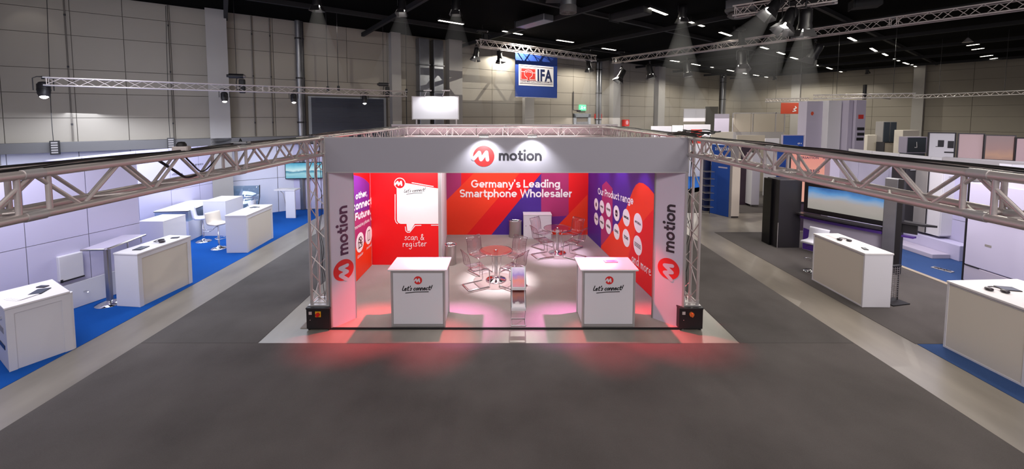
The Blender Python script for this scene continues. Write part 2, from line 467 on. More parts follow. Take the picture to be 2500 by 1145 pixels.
# round bold sans drawn with strokes: (strokes, dots, advance); x-height 1
SB = {
    'o': ([arc(.5, .5, .38, .37, 0, 360, 24)], [], 1.08), 'n': ([[(.14, 0), (.14, 1)], [(.14, .48)] + arc(.46, .5, .32, .37, 180, 0) + [(.78, 0)]], [], 1.0),
    'm': ([[(.14, 0), (.14, 1)], [(.14, .48)] + arc(.41, .52, .27, .35, 180, 0) + [(.68, 0)], [(.68, .48)] + arc(.95, .52, .27, .35, 180, 0) + [(1.22, 0)]], [], 1.44),
    't': ([[(.30, 1.32), (.30, .34)] + arc(.5, .34, .20, .21, 180, 270, 6) + [(.70, .13)], [(.02, .88), (.68, .88)]], [], .76), 'i': ([[(.16, 0), (.16, 1)]], [(.16, 1.32, .18)], .40),
    'r': ([[(.14, 0), (.14, 1)], [(.14, .45)] + arc(.44, .5, .30, .37, 180, 78, 8)], [], .62), 'e': ([arc(.5, .5, .37, .37, 0, 318, 22), [(.18, .48), (.96, .48)]], [], 1.06),
    'a': ([[(.78, 0), (.78, .6)], arc(.46, .58, .32, .29, 0, 150, 10), arc(.43, .31, .29, .19, 0, 360, 18)], [], 1.0), 's': ([arc(.42, .68, .27, .19, 25, 270, 12) + arc(.42, .31, .29, .19, 90, -155, 12)[1:]], [], .86),
    'y': ([[(.10, 1), (.50, .05)], [(.90, 1), (.46, -.14), (.34, -.28), (.08, -.28)]], [], 1.0), 'g': ([arc(.47, .5, .35, .37, 0, 360, 22), [(.84, 1), (.84, -.02)] + arc(.5, -.02, .34, .27, 0, -150, 10)], [], 1.06),
    'd': ([arc(.47, .5, .35, .37, 0, 360, 22), [(.86, 0), (.86, 1.45)]], [], 1.08), 'p': ([arc(.55, .5, .35, .37, 0, 360, 22), [(.14, -.42), (.14, 1)]], [], 1.06),
    'h': ([[(.14, 0), (.14, 1.45)], [(.14, .48)] + arc(.46, .5, .32, .37, 180, 0) + [(.78, 0)]], [], 1.0), 'l': ([[(.14, 0), (.14, 1.45)]], [], .36),
    'u': ([[(.14, 1), (.14, .5)] + arc(.46, .5, .32, .37, 180, 360) + [(.78, .52)], [(.78, 0), (.78, 1)]], [], 1.0), 'c': ([arc(.5, .5, .37, .37, 48, 312, 18)], [], .94),
    'G': ([arc(.68, .70, .54, .57, 42, 352, 26), [(.74, .66), (1.34, .66)]], [], 1.44), 'L': ([[(.14, 1.4), (.14, 0)], [(.14, .13), (.90, .13)]], [], .96),
    'S': ([arc(.52, .98, .36, .29, 28, 270, 12) + arc(.52, .41, .38, .28, 90, -152, 12)[1:]], [], 1.06), 'W': ([[(.10, 1.4), (.47, .08), (.86, 1.3), (1.25, .08), (1.62, 1.4)]], [], 1.74),
    'O': ([arc(.68, .70, .54, .57, 0, 360, 28)], [], 1.42), 'P': ([[(.14, 0), (.14, 1.4)], [(.14, 1.27), (.58, 1.27)] + arc(.58, .95, .32, .32, 90, -90, 12) + [(.14, .63)]], [], 1.02),
    'F': ([[(.14, 0), (.14, 1.4)], [(.14, 1.27), (.92, 1.27)], [(.14, .68), (.82, .68)]], [], .96), "'": ([[(.16, 1.46), (.13, 1.05)]], [], .36), ',': ([[(.20, .26), (.08, -.22)]], [], .36),
    '.': ([], [(.18, .14, .16)], .38), ' ': ([], [], .46),
}


def pr_bold(mb, pl, s, a, b, h=.004, wd=.27, hs=1.0):
    tot = sum(SB[c][2] for c in s) - .1; a = Vector(a); b = Vector(b); k = (b - a).length / tot; d = (b - a).normalized(); n = Vector((-d.y, d.x)) * hs; x = 0
    for c in s:
        st, dots, adv = SB[c]
        for q in st: strip2(mb, pl, [tuple(a + d * (x + gx) * k + n * gy * k) for gx, gy in q], wd * k, h)
        for (gx, gy, r_) in dots:
            q = a + d * (x + gx) * k + n * gy * k; pr_poly(mb, pl, [(q.x + r_ * k * math.cos(t * PI / 8), q.y + r_ * k * math.sin(t * PI / 8)) for t in range(16)], h + eps(), 0)
        x += adv


TXT = {}


def text2d(s, off):
    if (s, off) not in TXT:
        c = bpy.data.curves.new('text', 'FONT'); c.body = s; c.offset = off; c.resolution_u = 3; c.space_character = 1.0 + off * 2.2
        o = bpy.data.objects.new('text', c); COL.objects.link(o)
        me = bpy.data.meshes.new_from_object(o)
        TXT[(s, off)] = ([tuple(v.co[:2]) for v in me.vertices], [tuple(p.vertices) for p in me.polygons])
        bpy.data.objects.remove(o); bpy.data.curves.remove(c); bpy.data.meshes.remove(me)
    return TXT[(s, off)]


def pr_text(mb, pl, s, a, b, off=.02, h=.004, hs=1.0):
    """text whose baseline runs from a to b in (u, v)"""
    vs, fs = text2d(s, off)
    x0 = min(v[0] for v in vs); x1 = max(v[0] for v in vs)
    a = Vector(a); b = Vector(b); k = (b - a).length / (x1 - x0); d = (b - a).normalized(); n = Vector((-d.y, d.x))
    out = []
    for x, y in vs:
        q = a + d * (x - x0) * k + n * y * k * hs; out.append(pl.w(q.x, q.y, h))
    mb.add(out, fs)


GL = {
    'a': ([[(.8, .85), (.5, 1), (.18, .8), (.08, .4), (.3, 0), (.6, .15), (.8, .85), (.8, .25), (.98, 0)]], 1.1),
    'c': ([[(.75, .85), (.5, 1), (.15, .7), (.1, .3), (.35, 0), (.8, .2)]], .95),
    'd': ([[(.8, .85), (.5, 1), (.18, .8), (.08, .4), (.3, 0), (.6, .15), (.8, .8)], [(.85, 1.9), (.8, .25), (.98, 0)]], 1.1),
    'e': ([[(.1, .5), (.75, .6), (.65, .92), (.4, 1), (.12, .65), (.15, .2), (.4, 0), (.85, .2)]], 1.0),
    'g': ([[(.8, .85), (.5, 1), (.18, .8), (.08, .4), (.3, 0), (.6, .15), (.8, .85), (.78, -.4), (.45, -.8), (.1, -.55)]], 1.1),
    'i': ([[(.25, 1), (.22, .2), (.4, 0)], [(.27, 1.42), (.28, 1.5)]], .55),
    'm': ([[(.1, 1), (.1, 0)], [(.1, .65), (.35, 1), (.52, .8), (.52, 0)], [(.52, .65), (.8, 1), (.98, .8), (1.0, 0)]], 1.25),
    'n': ([[(.1, 1), (.1, 0)], [(.1, .65), (.45, 1), (.7, .8), (.72, .1), (.85, 0)]], 1.0),
    'o': ([[(.5, 1), (.15, .75), (.1, .3), (.4, 0), (.75, .25), (.8, .7), (.5, 1)]], 1.0),
    'r': ([[(.15, 1), (.15, 0)], [(.15, .55), (.42, 1), (.68, .92)]], .8),
    's': ([[(.7, .85), (.42, 1), (.2, .78), (.62, .38), (.55, .06), (.3, 0), (.08, .15)]], .85),
    't': ([[(.38, 1.65), (.32, .2), (.5, 0), (.75, .12)], [(.02, 1.08), (.75, 1.15)]], .85),
    'L': ([[(.35, 1.9), (.1, .05), (.85, .15)]], .95), '&': ([[(1.0, .05), (.25, 1.15), (.32, 1.6), (.62, 1.62), (.68, 1.25), (.1, .5), (.2, .06), (.6, .02), (.95, .7)]], 1.2),
    '!': ([[(.42, 1.9), (.25, .55)], [(.18, .06), (.19, .1)]], .5), "'": ([[(.3, 1.85), (.2, 1.4)]], .35), ' ': ([], .6),
}


def pr_hand(mb, pl, s, a, b, wd=.16, slant=0.0, h=.004):
    tot = sum(GL[c][1] for c in s); a = Vector(a); b = Vector(b); k = (b - a).length / tot; d = (b - a).normalized(); n = Vector((-d.y, d.x)); x = 0
    for c in s:
        for st in GL[c][0]:
            pts = []
            for (gx, gy) in st:
                q = a + d * (x + gx + slant * gy) * k + n * gy * k; pts.append((q.x, q.y))
            sm = [pts[0]]
            for i in range(1, len(pts) - 1):
                p0, p1, p2 = Vector(pts[i - 1]), Vector(pts[i]), Vector(pts[i + 1])
                sm += [tuple(p0.lerp(p1, .75)), tuple(p1 * .75 + p0 * .125 + p2 * .125), tuple(p1.lerp(p2, .25))]
            sm.append(pts[-1]); pr_rib(mb, pl, sm, wd * k, h)
        x += GL[c][1]
    return k


def logo(parent, pl, c, r, mred, mwhite, rot=0.0, h=.004, sx=1.0):
    """round logo mark with a rounded M cut into it"""
    def T(x, y): return (c[0] + (x * math.cos(rot) - y * math.sin(rot)) * r * (sx if rot == 0 else 1), c[1] + (x * math.sin(rot) + y * math.cos(rot)) * r)
    a = MB(); pr_poly(a, pl, [T(math.cos(t * PI / 24), math.sin(t * PI / 24)) for t in range(48)], h)
    d = obj('logo_disc', a, mred, parent, world=True)
    b = MB(); P = [(-.97, -.30), (-.72, .0), (-.42, .34), (-.28, .1), (-.20, -.30), (-.10, .0), (.27, .36), (.36, .1), (.36, -.35)]
    P = [(-.98, -.28), (-.42, .34), (-.26, -.34), (.26, .36), (.36, -.36)]
    q = []
    for i in range(len(P) - 1):
        q += [P[i]]
    q.append(P[-1]); pr_rib(b, pl, [T(*p) for p in q], .34 * r, h + .002)
    if parent.type == 'EMPTY': obj('logo_letter', b, mwhite, parent, world=True)
    else: obj('logo_letter', b, mwhite, parent, world=True)
    return d


# ------------------------------------------------------------------ setting: floor, ceiling, walls
fl = MB(); fl.box(-30, -6, -.1, 45, 62, 0)
o = obj('floor', fl, M['conc']); o['kind'] = 'structure'


def carpet_slab(name, poly, m, label, th=.006):
    mb = MB(); mb.prism(poly, .0002, th); return tag(obj(name, mb, m), label, 'carpet')


APL, APR, APF = -4.24, 4.04, 6.52
carpet_slab('aisle_carpet', [(-6.25, -5), (6.0, -5), (6.0, APF), (-6.25, APF)], M['c_aisle'], 'dark grey carpet of the wide aisle in front of the red booth')
carpet_slab('aisle_carpet', [(-6.25, APF + .008), (APL, APF + .008), (APL, 17.2), (-6.25, 17.2)], M['c_aisle2'], 'darker grey carpet of the aisle left of the red booth')
carpet_slab('aisle_carpet', [(APR, APF + .008), (6.0, APF + .008), (6.0, 12.9), (APR, 12.9)], M['c_aisle2'], 'darker grey carpet of the aisle right of the red booth')
carpet_slab('booth_carpet', [(-3.75, 6.99), (3.5, 6.99), (3.5, 12.8), (-3.75, 12.8)], M['c_booth'], 'taupe carpet inside the booth under the glass tables', .012)
mb = MB(); mb.box(-3.2, 6.955, 0.0002, 3.25, 6.985, .03)
tag(obj('floor_edge_trim', mb, M['rubber']), 'black edging strip along the front of the booth carpet', 'trim')
carpet_slab('blue_carpet', [(-7.2, -5), (-7.2, 16.2), (-8.1, 16.2), (-10.25, 15.7), (-11.35, 12.2), (-12.6, 11.8), (-12.6, -5)], M['c_blue'], 'bright blue carpet under the white stand on the left')
carpet_slab('charcoal_carpet', [(7.03, 6.5), (10.2, 6.5), (10.2, 12.97), (7.03, 12.97)], M['c_char'], 'charcoal carpet under the black screen wall and the counter on the right')
carpet_slab('navy_carpet', [(7.05, 1.0), (10.2, 1.0), (10.2, 6.49), (7.05, 6.49)], M['c_navy'], 'navy carpet under the nearest white counter on the right')
carpet_slab('navy_carpet', [(10.32, 1.0), (15, 1.0), (15, 14), (10.32, 14)], M['c_navy'], 'navy carpet between the beige strip and the white plinth on the right')
mb = MB(); mb.box(10.2, 1.0, .0002, 10.32, 12.97, .02)
tag(obj('floor_strip', mb, M['woodp']), 'beige joining strip between the charcoal and navy carpets', 'trim')
pf = [FL(1724, 519), FL(1893, 519), FL(1893, 496), FL(1850, 492), FL(1893, 481), FL(1897, 430), FL(1725, 476)]
carpet_slab('far_aisle_carpet', [(6.1, 15.6), (13.2, 15.6), (17.0, 18.5), (17.5, 25.5), (6.6, 18.8)], M['c_aisle'], 'dark grey carpet of the cross aisle behind the right truss tower')
a1 = FL(1728, 466); a2 = FL(1895, 424)
carpet_slab('far_blue_carpet', [(a1.x - 1.5, a1.y - .9), (a2.x, a2.y), (a2.x - 3, a2.y + 7), (a1.x - 5, a1.y + 5)], M['c_blue'], 'blue carpet of the far stand behind the right truss tower')

CH = 7.75
mb = MB(); mb.box(-30, -6, CH, 45, 62, CH + .2)
ceil = obj('ceiling', mb, M['ceil']); ceil['kind'] = 'structure'
C0 = Vector((23.9, 40, 0)); DL = Vector((-.807, -.59, 0)).normalized(); DR = Vector((.58, -.815, 0)).normalized()
bm_long = MB().box(0, -.06, -.16, 1, .06, 0).mesh('ceiling_beam', M['beam'])


def beamobj(p, d, L, z=CH):
    ang = math.atan2(d.y, d.x)
    o = link('ceiling_beam', bm_long, ceil, Matrix.Translation((p.x, p.y, z)) @ Matrix.Rotation(ang, 4, 'Z') @ Matrix.Diagonal((L, 1, 1, 1)))
    return o


for k in range(8): beamobj(C0 + DR * (3.0 + 5.2 * k) - DL * 0, DL, 52, CH - .001)
for k in range(10): beamobj(C0 + DL * (2.5 + 5.0 * k), DR, 40, CH - .16)

UB = MB().box(0, 0, 0, 1, 1, 1)


def build_wall(name, base, d, length, nrm, cols, zs, skips, lowmat_from=None):
    ang = math.atan2(d.y, d.x)
    mw = Matrix.Translation(base) @ Matrix.Rotation(ang, 4, 'Z')
    side = 1 if (mw.to_3x3() @ Vector((0, 1, 0))).dot(nrm) > 0 else -1
    mb = MB()
    y0, y1 = (-.3, 0) if side > 0 else (0, .3)
    mb.box(-.3, y0, 0, length, y1, CH)
    root = obj(name, mb, M['joint']); root.matrix_basis = mw; root['kind'] = 'structure'; WM[root.name] = mw
    pm = UB.mesh('wall_panel', M['wall']); pw = MB().box(0, 0, 0, 1, 1, 1).mesh('wall_panel', M['lower'])
    for i in range(len(cols) - 1):
        for j in range(len(zs) - 1):
            a, b, z0, z1 = cols[i] + .009, cols[i + 1] - .009, zs[j] + .008, zs[j + 1] - .008
            if any(a < s1 - .05 and b > s0 + .05 and z0 < zt - .05 for s0, s1, zt in skips):
                continue
            low = lowmat_from is not None and z1 < 3.0 and a >= lowmat_from
            t = .035 + random.random() * .008
            T = Matrix.Translation((a, 0 if side > 0 else -t, z0)) @ Matrix.Diagonal((b - a, t, z1 - z0, 1))
            link('wall_panel', pw if low else pm, root, T)
    return root, mw, side


NL = Vector((DL.y, -DL.x, 0)); NL = NL if NL.dot(-C0) > 0 else -NL
NR = Vector((DR.y, -DR.x, 0)); NR = NR if NR.dot(-C0) > 0 else -NR
zs = [0, 1.4, 2.8, 3.83, 4.6, 5.36, 6.42, 7.17, CH]
cl = [0, 1.6, 4.2, 6.6, 9.0, 11.4, 12.9, 14.5, 16.3, 18.2, 20.1, 21.4, 22.5, 24.1, 26.1, 28.0, 30.5, 33.0, 34.6, 36.4, 38.2, 39.9, 41.0, 42.8, 44.1, 45.3, 46.5, 48.0, 50.5, 53, 56]
wl, mwl, sl = build_wall('wall_left', C0, DL, 56, NL, cl, zs, [(36.4, 39.9, 4.76), (22.5, 24.1, 3.85)], 39.9)
cr = [0, 2.4, 4.8, 7.4, 10, 12.6, 15.2, 17.8, 20.4, 23, 25.6, 28.2]
wr, mwr, sr = build_wall('wall_right', C0, DR, 28.5, NR, cr, zs, [])


link('wall_panel', MB().box(0, 0, 0, 1, 1, 1).mesh('wall_panel', M['wall']), wl, Matrix.Translation((36.41, 0 if sl > 0 else -.04, 4.78)) @ Matrix.Diagonal((3.48, .04, .57, 1)))


def WL(s, off, z=0): return C0 + DL * s + NL * off + Vector((0, 0, z))


def WR(s, off, z=0): return C0 + DR * s + NR * off + Vector((0, 0, z))


def wallbox(name, fn, s0, s1, o0, o1, z0, z1, m, bev=None):
    P = [fn(s0, o0), fn(s1, o0), fn(s1, o1), fn(s0, o1)]
    ar = sum(P[i].x * P[(i + 1) % 4].y - P[(i + 1) % 4].x * P[i].y for i in range(4))
    if ar < 0: P = P[::-1]
    mb = MB().prism([(p.x, p.y) for p in P], z0, z1)
    return obj(name, mb, m)


for s, wd, dp in ((48.6, 1.0, .5), (42.8, .62, .45), (36.1, .45, .4), (33.0, .75, .45), (28.0, .7, .3), (20.1, .8, .4), (14.6, .9, .4)):
    o = wallbox('wall_column', WL, s - wd / 2, s + wd / 2, .05, dp, 0, CH - .02, M['column']); o['kind'] = 'structure'
for s, wd, dp in ((12.6, .6, .5), (4.8, .7, .3)):
    o = wallbox('wall_column', WR, s - wd / 2, s + wd / 2, .05, dp, 0, CH - .02, M['column']); o['kind'] = 'structure'
o = wallbox('trim_1', WL, 39.5, 55, .05, .45, 2.78, 3.08, M['ledge']); o['kind'] = 'structure'

# rolling gate
gate = wallbox('door_1', WL, 36.5, 39.8, .01, .05, 0, 4.72, M['gatef']); gate['kind'] = 'structure'
for k in range(22):
    z = .05 + k * .21
    P = [WL(36.62, .05), WL(39.68, .05), WL(39.68, .08), WL(36.62, .08)]
    if sum(P[i].x * P[(i + 1) % 4].y - P[(i + 1) % 4].x * P[i].y for i in range(4)) < 0: P = P[::-1]
    obj('slat', MB().prism([(p.x, p.y) for p in P], z, z + .203), M['gate'], gate)
d2 = wallbox('door_2', WL, 22.5, 24.1, .0, .06, 0, 3.83, M['joint']); d2['kind'] = 'structure'
for (s0, s1, z0, z1, m_, n_) in ((22.5, 22.72, 0, 4.0, 'gatef', 'door_frame'), (23.88, 24.1, 0, 4.0, 'gatef', 'door_frame'), (22.5, 24.1, 3.8, 4.05, 'gatef', 'door_frame'), (22.75, 23.85, 0, 3.5, 'duct', 'door_leaf')):
    P = [WL(s0, .06), WL(s1, .06), WL(s1, .14), WL(s0, .14)]
    if sum(P[i].x * P[(i + 1) % 4].y - P[(i + 1) % 4].x * P[i].y for i in range(4)) < 0: P = P[::-1]
    obj(n_, MB().prism([(p.x, p.y) for p in P], z0, z1), M[m_], d2)
Pk = WL(23.3, .16, 1.1)
obj('handle', MB().cyl(Pk - DL * .35, Pk - DL * .1, .02, 8), M['chrome'], d2)


# ------------------------------------------------------------------ trusses
UC12 = {}


def unit_cyl(r, m, n=12):
    k = (r, m.name, n)
    if k not in UC12: UC12[k] = MB().cyl((0, 0, 0), (0, 0, 1), r, n).mesh('tube', m)
    return UC12[k]


def bar(name, a, b, r, m, parent, n=10):
    a = Vector(a); b = Vector(b); d = b - a
    q = d.to_track_quat('Z', 'Y').to_matrix().to_4x4()
    return link(name, unit_cyl(r, m, n), parent, Matrix.Translation(a) @ q @ Matrix.Diagonal((1, 1, d.length, 1)))


def truss(label, p0, p1, size=.29, rc=.025, rb=.009, period=.5, group=None, up=Vector((0, 0, 1)), seam=2.0, name='box_truss', bn=8, joints=True, flip=0, tri=False):
    """box truss from p0 to p1 (axis of its lowest inner chord corner = centre line)"""
    p0 = Vector(p0); p1 = Vector(p1); ax = (p1 - p0).normalized(); sd = up.cross(ax).normalized(); u2 = ax.cross(sd)
    mw = Matrix((( ax.x, sd.x, u2.x, p0.x), (ax.y, sd.y, u2.y, p0.y), (ax.z, sd.z, u2.z, p0.z), (0, 0, 0, 1)))
    t = thing(name, label, 'truss', mw=mw, group=group)
    L = (p1 - p0).length; h = size / 2
    cs = [(-h, h), (h, h)] + ([(0, -h)] if tri else [(h, -h), (-h, -h)])
    nc = len(cs)
    for (y, z) in cs: bar('chord', (0, y, z), (L, y, z), rc, M['alu'], t, 14)
    N = max(2, round(L / (period / 2))); st = L / N
    for f in range(nc):
        a = cs[f]; b = cs[(f + 1) % nc]
        inner = f in (1, 3)
        for i in range(N):
            if tri is False and f in (0, 2) and i % 2: continue       # sparser lacing on top and bottom faces
            if f in (0, 2) and not tri:
                bar('brace', (i * st, a[0], a[1]), ((i + 1) * st, b[0], b[1]), rb, M['alu'], t, bn)
            else:
                q0, q1 = (a, b) if (i + flip) % 2 == 0 else (b, a)
                bar('brace', (i * st, q0[0], q0[1]), ((i + 1) * st, q1[0], q1[1]), rb, M['alu'], t, bn)
    if joints:
        n = max(1, round(L / seam))
        for j in range(0, n + 1):
            x = min(max(L * j / n, .03), L - .03)
            for (y, z) in cs: bar('coupler', (x - .06, y, z), (x + .06, y, z), rc * 1.14, M['alu2'], t, 14)
            for dx in ((-.09, .09) if 0 < j < n else (.0,)):
                for f in range(nc):
                    a = cs[f]; b = cs[(f + 1) % nc]
                    bar('crossbar', (x + dx, a[0], a[1]), (x + dx, b[0], b[1]), rb * 1.2, M['alu'], t, bn)
    return t


TX, TZ = 3.40, 3.355
truss('silver box truss running toward the camera on the left with black cables on top', (-TX, -1.6, TZ), (-TX, 6.98, TZ), rc=.031, rb=.0145, period=.62, seam=2.1, flip=1)
truss('silver box truss running toward the camera on the right with black cables on top', (TX + .02, -1.6, TZ), (TX + .02, 6.98, TZ), rc=.031, rb=.0145, period=.62, seam=2.1)
truss('silver box truss along the left side of the booth behind the front sign', (-TX, 7.36, TZ), (-TX - .05, 13.4, TZ), rc=.025, rb=.009)
truss('silver box truss along the right side of the booth behind the front sign', (TX + .02, 7.36, TZ), (TX + .08, 13.4, TZ), rc=.025, rb=.009)
truss('silver box truss across the back of the booth in front of the pale wall', (-3.8, 13.58, TZ), (3.85, 13.58, TZ), rc=.025, rb=.009, period=.56)
for sx, sd in ((-1, 'left'), (1, 'right')):
    t = truss('upright silver truss tower at the %s front corner standing on its black box' % sd, (sx * (TX - .005), 7.17, .44), (sx * (TX - .005), 7.17, 3.5), rc=.025, rb=.009, period=.6, up=Vector((0, 1, 0)), name='truss_tower', seam=3.2)
    obj('base_plate', MB().box(sx * TX - .19, 6.98, .425, sx * TX + .19, 7.36, .44), M['alu2'], t, world=True)

# black power boxes at the tower feet
for sx, xc, sd in ((-1, -3.385, 'left'), (1, 3.385, 'right')):
    t = thing('power_box', 'black power box with rotary switch under the %s truss tower' % sd, 'power box', (xc, 6.92, 0), 0, 'power boxes under the towers')
    obj('housing', MB().bbox(-.215, 0, .03, .215, .44, .425, .008), M['black'], t)
    obj('lid', MB().bbox(-.222, -.006, .395, .222, .446, .424, .006), M['darkgrey'], t)
    for fx in (-.18, .18):
        for fy in (.04, .4): obj('foot', MB().lathe([(.022, .0005), (.025, .012), (.02, .031)], 10, (fx, fy, 0)), M['rubber'], t)
    if sx < 0:
        obj('switch_plate', MB().box(-.045, -.012, .26, .055, 0, .36), M['yellow'], t)
        obj('rotary_knob', MB().cyl((0.005, -.012, .31), (.005, -.04, .31), .036, 20).box(-.004, -.06, .28, .014, -.035, .34), M['switchred'], t)
    else:
        obj('rotary_knob', MB().cyl((0.0, 0, .31), (0, -.03, .31), .042, 20).box(-.01, -.055, .275, .01, -.03, .345), M['orangek'], t)
    obj('socket_label', MB().box(-.165, -.006, .30, -.11, 0, .355), M['cablew'], t)
    obj('lock', MB().cyl((-.14, 0, .20), (-.14, -.01, .20), .008, 10), M['chrome'], t)

# cables lying on the trusses
def cable(pts, r, m, label, group, name='cable'):
    P = [Vector(p) for p in pts]; Q = []
    for i in range(len(P) - 1):
        p0 = P[max(i - 1, 0)]; p1 = P[i]; p2 = P[i + 1]; p3 = P[min(i + 2, len(P) - 1)]
        for k in range(5):
            t = k / 5
            Q.append(.5 * ((2 * p1) + (p2 - p0) * t + (2 * p0 - 5 * p1 + 4 * p2 - p3) * t * t + (3 * p1 - p0 - 3 * p2 + p3) * t ** 3))
    Q.append(P[-1])
    mb = MB().tube(Q, r, 6)
    return tag(obj(name, mb, m), label, 'cable', group)


ztop = TZ + .145 + .027
for sx, sd in ((-1, 'left'), (1, 'right')):
    for k in range(4):
        off = -.11 + k * .075
        pts = []
        y = -1.5
        while y < 7.0:
            pts.append((sx * (TX + off + random.uniform(-.04, .04)), y, ztop - .006 + (k % 3) * .006 + random.uniform(0, .008) + .012 * max(0, math.sin(y * 2.3 + k))))
            y += random.uniform(.35, .6)
        cable(pts, .006 if k % 2 else .009, M['cable'] if k < 3 else M['cablew'],
              ('black cable lying along the top of the near %s truss, ' + ['inner', 'middle', 'outer', ''][k] + ' one' if k < 3 else 'pale grey cable lying along the top of the near %s truss') % sd, 'cables on the near %s truss' % sd if k < 3 else None)
    for k in range(3):
        pts = []; y = 7.1
        while y < 13.3:
            pts.append((sx * (TX + .03 + k * .06 + random.uniform(-.03, .03)), y, ztop + .012 + random.uniform(0, .03))); y += random.uniform(.5, .9)
        cable(pts, .009, M['cable'], 'black cable on top of the %s side truss of the booth, %s one' % (sd, ['inner', 'middle', 'outer'][k]), 'cables on the %s side truss' % sd)
    for k in range(2):
        pts = [(sx * (TX + random.uniform(-.06, .06)), 7.17 + random.uniform(-.05, .05), 3.48 - j * .34) for j in range(9)] + [(sx * TX + sx * random.uniform(-.05, .05), 7.15, .46)]
        cable(pts, .005, M['cable'], 'black cable running down inside the %s tower' % sd, 'cables inside the %s tower' % sd)
# coil of cable on the right front corner, drooping loop under the left truss
for k in range(4):
    pts = [(TX - .1 + .28 * math.cos(a * .8 + k) + .1 * k, 7.2 + .5 * math.sin(a * .8 + k) * .8, ztop + .03 + .02 * k + .02 * math.sin(a * 3)) for a in range(9)]
    cable(pts, .011, M['cable'], 'black cable coiled on top of the right front corner', 'coiled cables on the right corner')
cable([(-TX + .14, 3.95, ztop), (-TX + .16, 4.05, TZ + .05), (-TX + .1, 4.25, TZ - .06), (-TX + .05, 4.45, TZ - .02), (-TX + .12, 4.6, ztop)], .008, M['cable'], 'black cable drooping in a loop inside the near left truss', None)
cable([(-TX + .0, 3.75, ztop), (-TX + .1, 3.9, TZ), (-TX + .05, 4.1, TZ - .1), (-TX, 4.3, TZ - .11)], .013, M['cable'], 'thick dark cable hanging through the near left truss', None)
# small junction adapters on the left truss
t = thing('junction_box', 'pale junction box with black dome on top of the left truss', 'junction box', (-TX - .02, 4.15, ztop), .3)
obj('housing', MB().bbox(-.07, -.05, .0, .07, .05, .05, .01), M['cablew'], t); obj('dome', MB().lathe([(.045, .05), (.045, .07), (.03, .095), (0, .1)], 14), M['rubber'], t)
t = thing('junction_box', 'grey ballast box on top of the left truss nearer the tower', 'junction box', (-TX, 5.05, ztop), .2)
obj('housing', MB().bbox(-.1, -.06, .0, .1, .06, .04, .01), M['duct'], t); obj('cable_clip', MB().tube([(.0, -.03, .04), (0, 0, .075), (0, .03, .04)], .008, 6), M['rubber'], t)

# ------------------------------------------------------------------ booth frame: fascia, pillars, walls
YF = 6.97
fas = thing('front_fascia', 'wide grey sign board over the booth front with round red logo and motion lettering', 'sign', (-3.19, YF, 2.9))
obj('board', MB().box(0, 0, 0, 6.46, .04, .604), M['fascia'], fas)
obj('frame_profile', MB().box(-.02, -.004, -.02, 6.48, .044, 0).box(-.02, -.004, .604, 6.48, .044, .62).box(-.02, -.004, 0, 0, .044, .604).box(6.46, -.004, 0, 6.48, .044, .604), M['alu2'], fas)
PF = Plane((0, YF, 0), (1, 0, 0))
cu = PF.px(1181, 381); r_ = (PF.px(1207, 381)[0] - PF.px(1155.5, 381)[0]) / 2
logo(fas, PF, cu, r_, M['redd'], M['fascia'])
mb = MB(); pr_bold(mb, PF, 'motion', PF.px(1217.5, 392), PF.px(1322, 392)); obj('lettering', mb, M['grey_print'], fas, world=True)


def pillar(label, pa, pb, flipx):
    pa = Vector(pa); pb = Vector(pb)           # left and right foot as seen from the front
    U = (pb - pa); wd = U.length; U.normalize()
    t = thing('pillar_panel', label, 'banner panel', pa, math.atan2(U.y, U.x))
    obj('panel', MB().box(0, 0, .0, wd, .03, 2.9), M['pillar'], t)
    obj('side_profile', MB().box(-.035, -.006, 0, 0, .04, 2.9).box(-.035, -.006, 0, -.015, .06, 2.9), M['alu2'], t)
    obj('side_profile', MB().box(wd, -.006, 0, wd + .035 * (1 if flipx else .3), .04, 2.9), M['alu2'], t)
    pl = Plane(pa, U)
    return t, pl


for lab, pa, pb, fx, lc, tb, te in (
        ('left pillar panel with vertical motion lettering and red logo', (-3.15, 6.985, 0), (-2.855, 7.345, 0), False, (839, 659), (848, 620), (848, 501)),
        ('right pillar panel with vertical motion lettering and red logo', (2.855, 7.335, 0), (3.235, 6.975, 0), True, (1632, 656), (1644, 618), (1644, 500))):
    t, pl = pillar(lab, pa, pb, fx)
    a = pl.px(*tb); b = pl.px(*te); c = pl.px(*lc); a = (b[0], a[1])
    cx = c[0]
    sc = 2 * .092
    mb = MB(); pr_bold(mb, pl, 'motion', (cx + .10, a[1]), (cx + .10, b[1]), hs=.95); obj('lettering', mb, M['plum'] if not fx else M['grey_print'], t, world=True)
    logo(t, pl, (cx, c[1]), .20, M['redd'], M['pillar'], rot=PI / 2)

# back wall
bw = thing('back_wall_panel', 'red, orange and indigo back wall reading Germany\'s Leading Smartphone Wholesaler', 'wall panel', (-1.95, 12.6, 0))
PB = Plane((0, 12.6, 0), (1, 0, 0))
obj('panel', MB().box(0, .002, 0, 4.68, .05, 2.75), M['rearw'], bw)
obj('print_ground', MB().box(0, 0, 0, 4.68, .002, 2.75), M['red'], bw)


def q2(x, y): return PB.px(1060 + x / 2.726, 400 + y / 2.726)


def clip_poly(poly, u0, u1, v0, v1):
    for ax, lim, sg in ((0, u0, 1), (0, u1, -1), (1, v0, 1), (1, v1, -1)):
        out = []
        for i in range(len(poly)):
            p, q = poly[i - 1], poly[i]
            ip = (p[ax] - lim) * sg >= 0; iq = (q[ax] - lim) * sg >= 0
            if ip != iq:
                k = (lim - p[ax]) / (q[ax] - p[ax]); out.append(tuple(p[j] + (q[j] - p[j]) * k for j in (0, 1)))
            if iq: out.append(q)
        poly = out
        if not poly: break
    return poly


def bp_(name, pts, m, h):
    P = clip_poly([q2(*p) for p in pts], -1.94, 2.72, .02, 2.74)
    mb = MB(); pr_poly(mb, PB, P, h); obj(name, mb, m, bw, world=True)


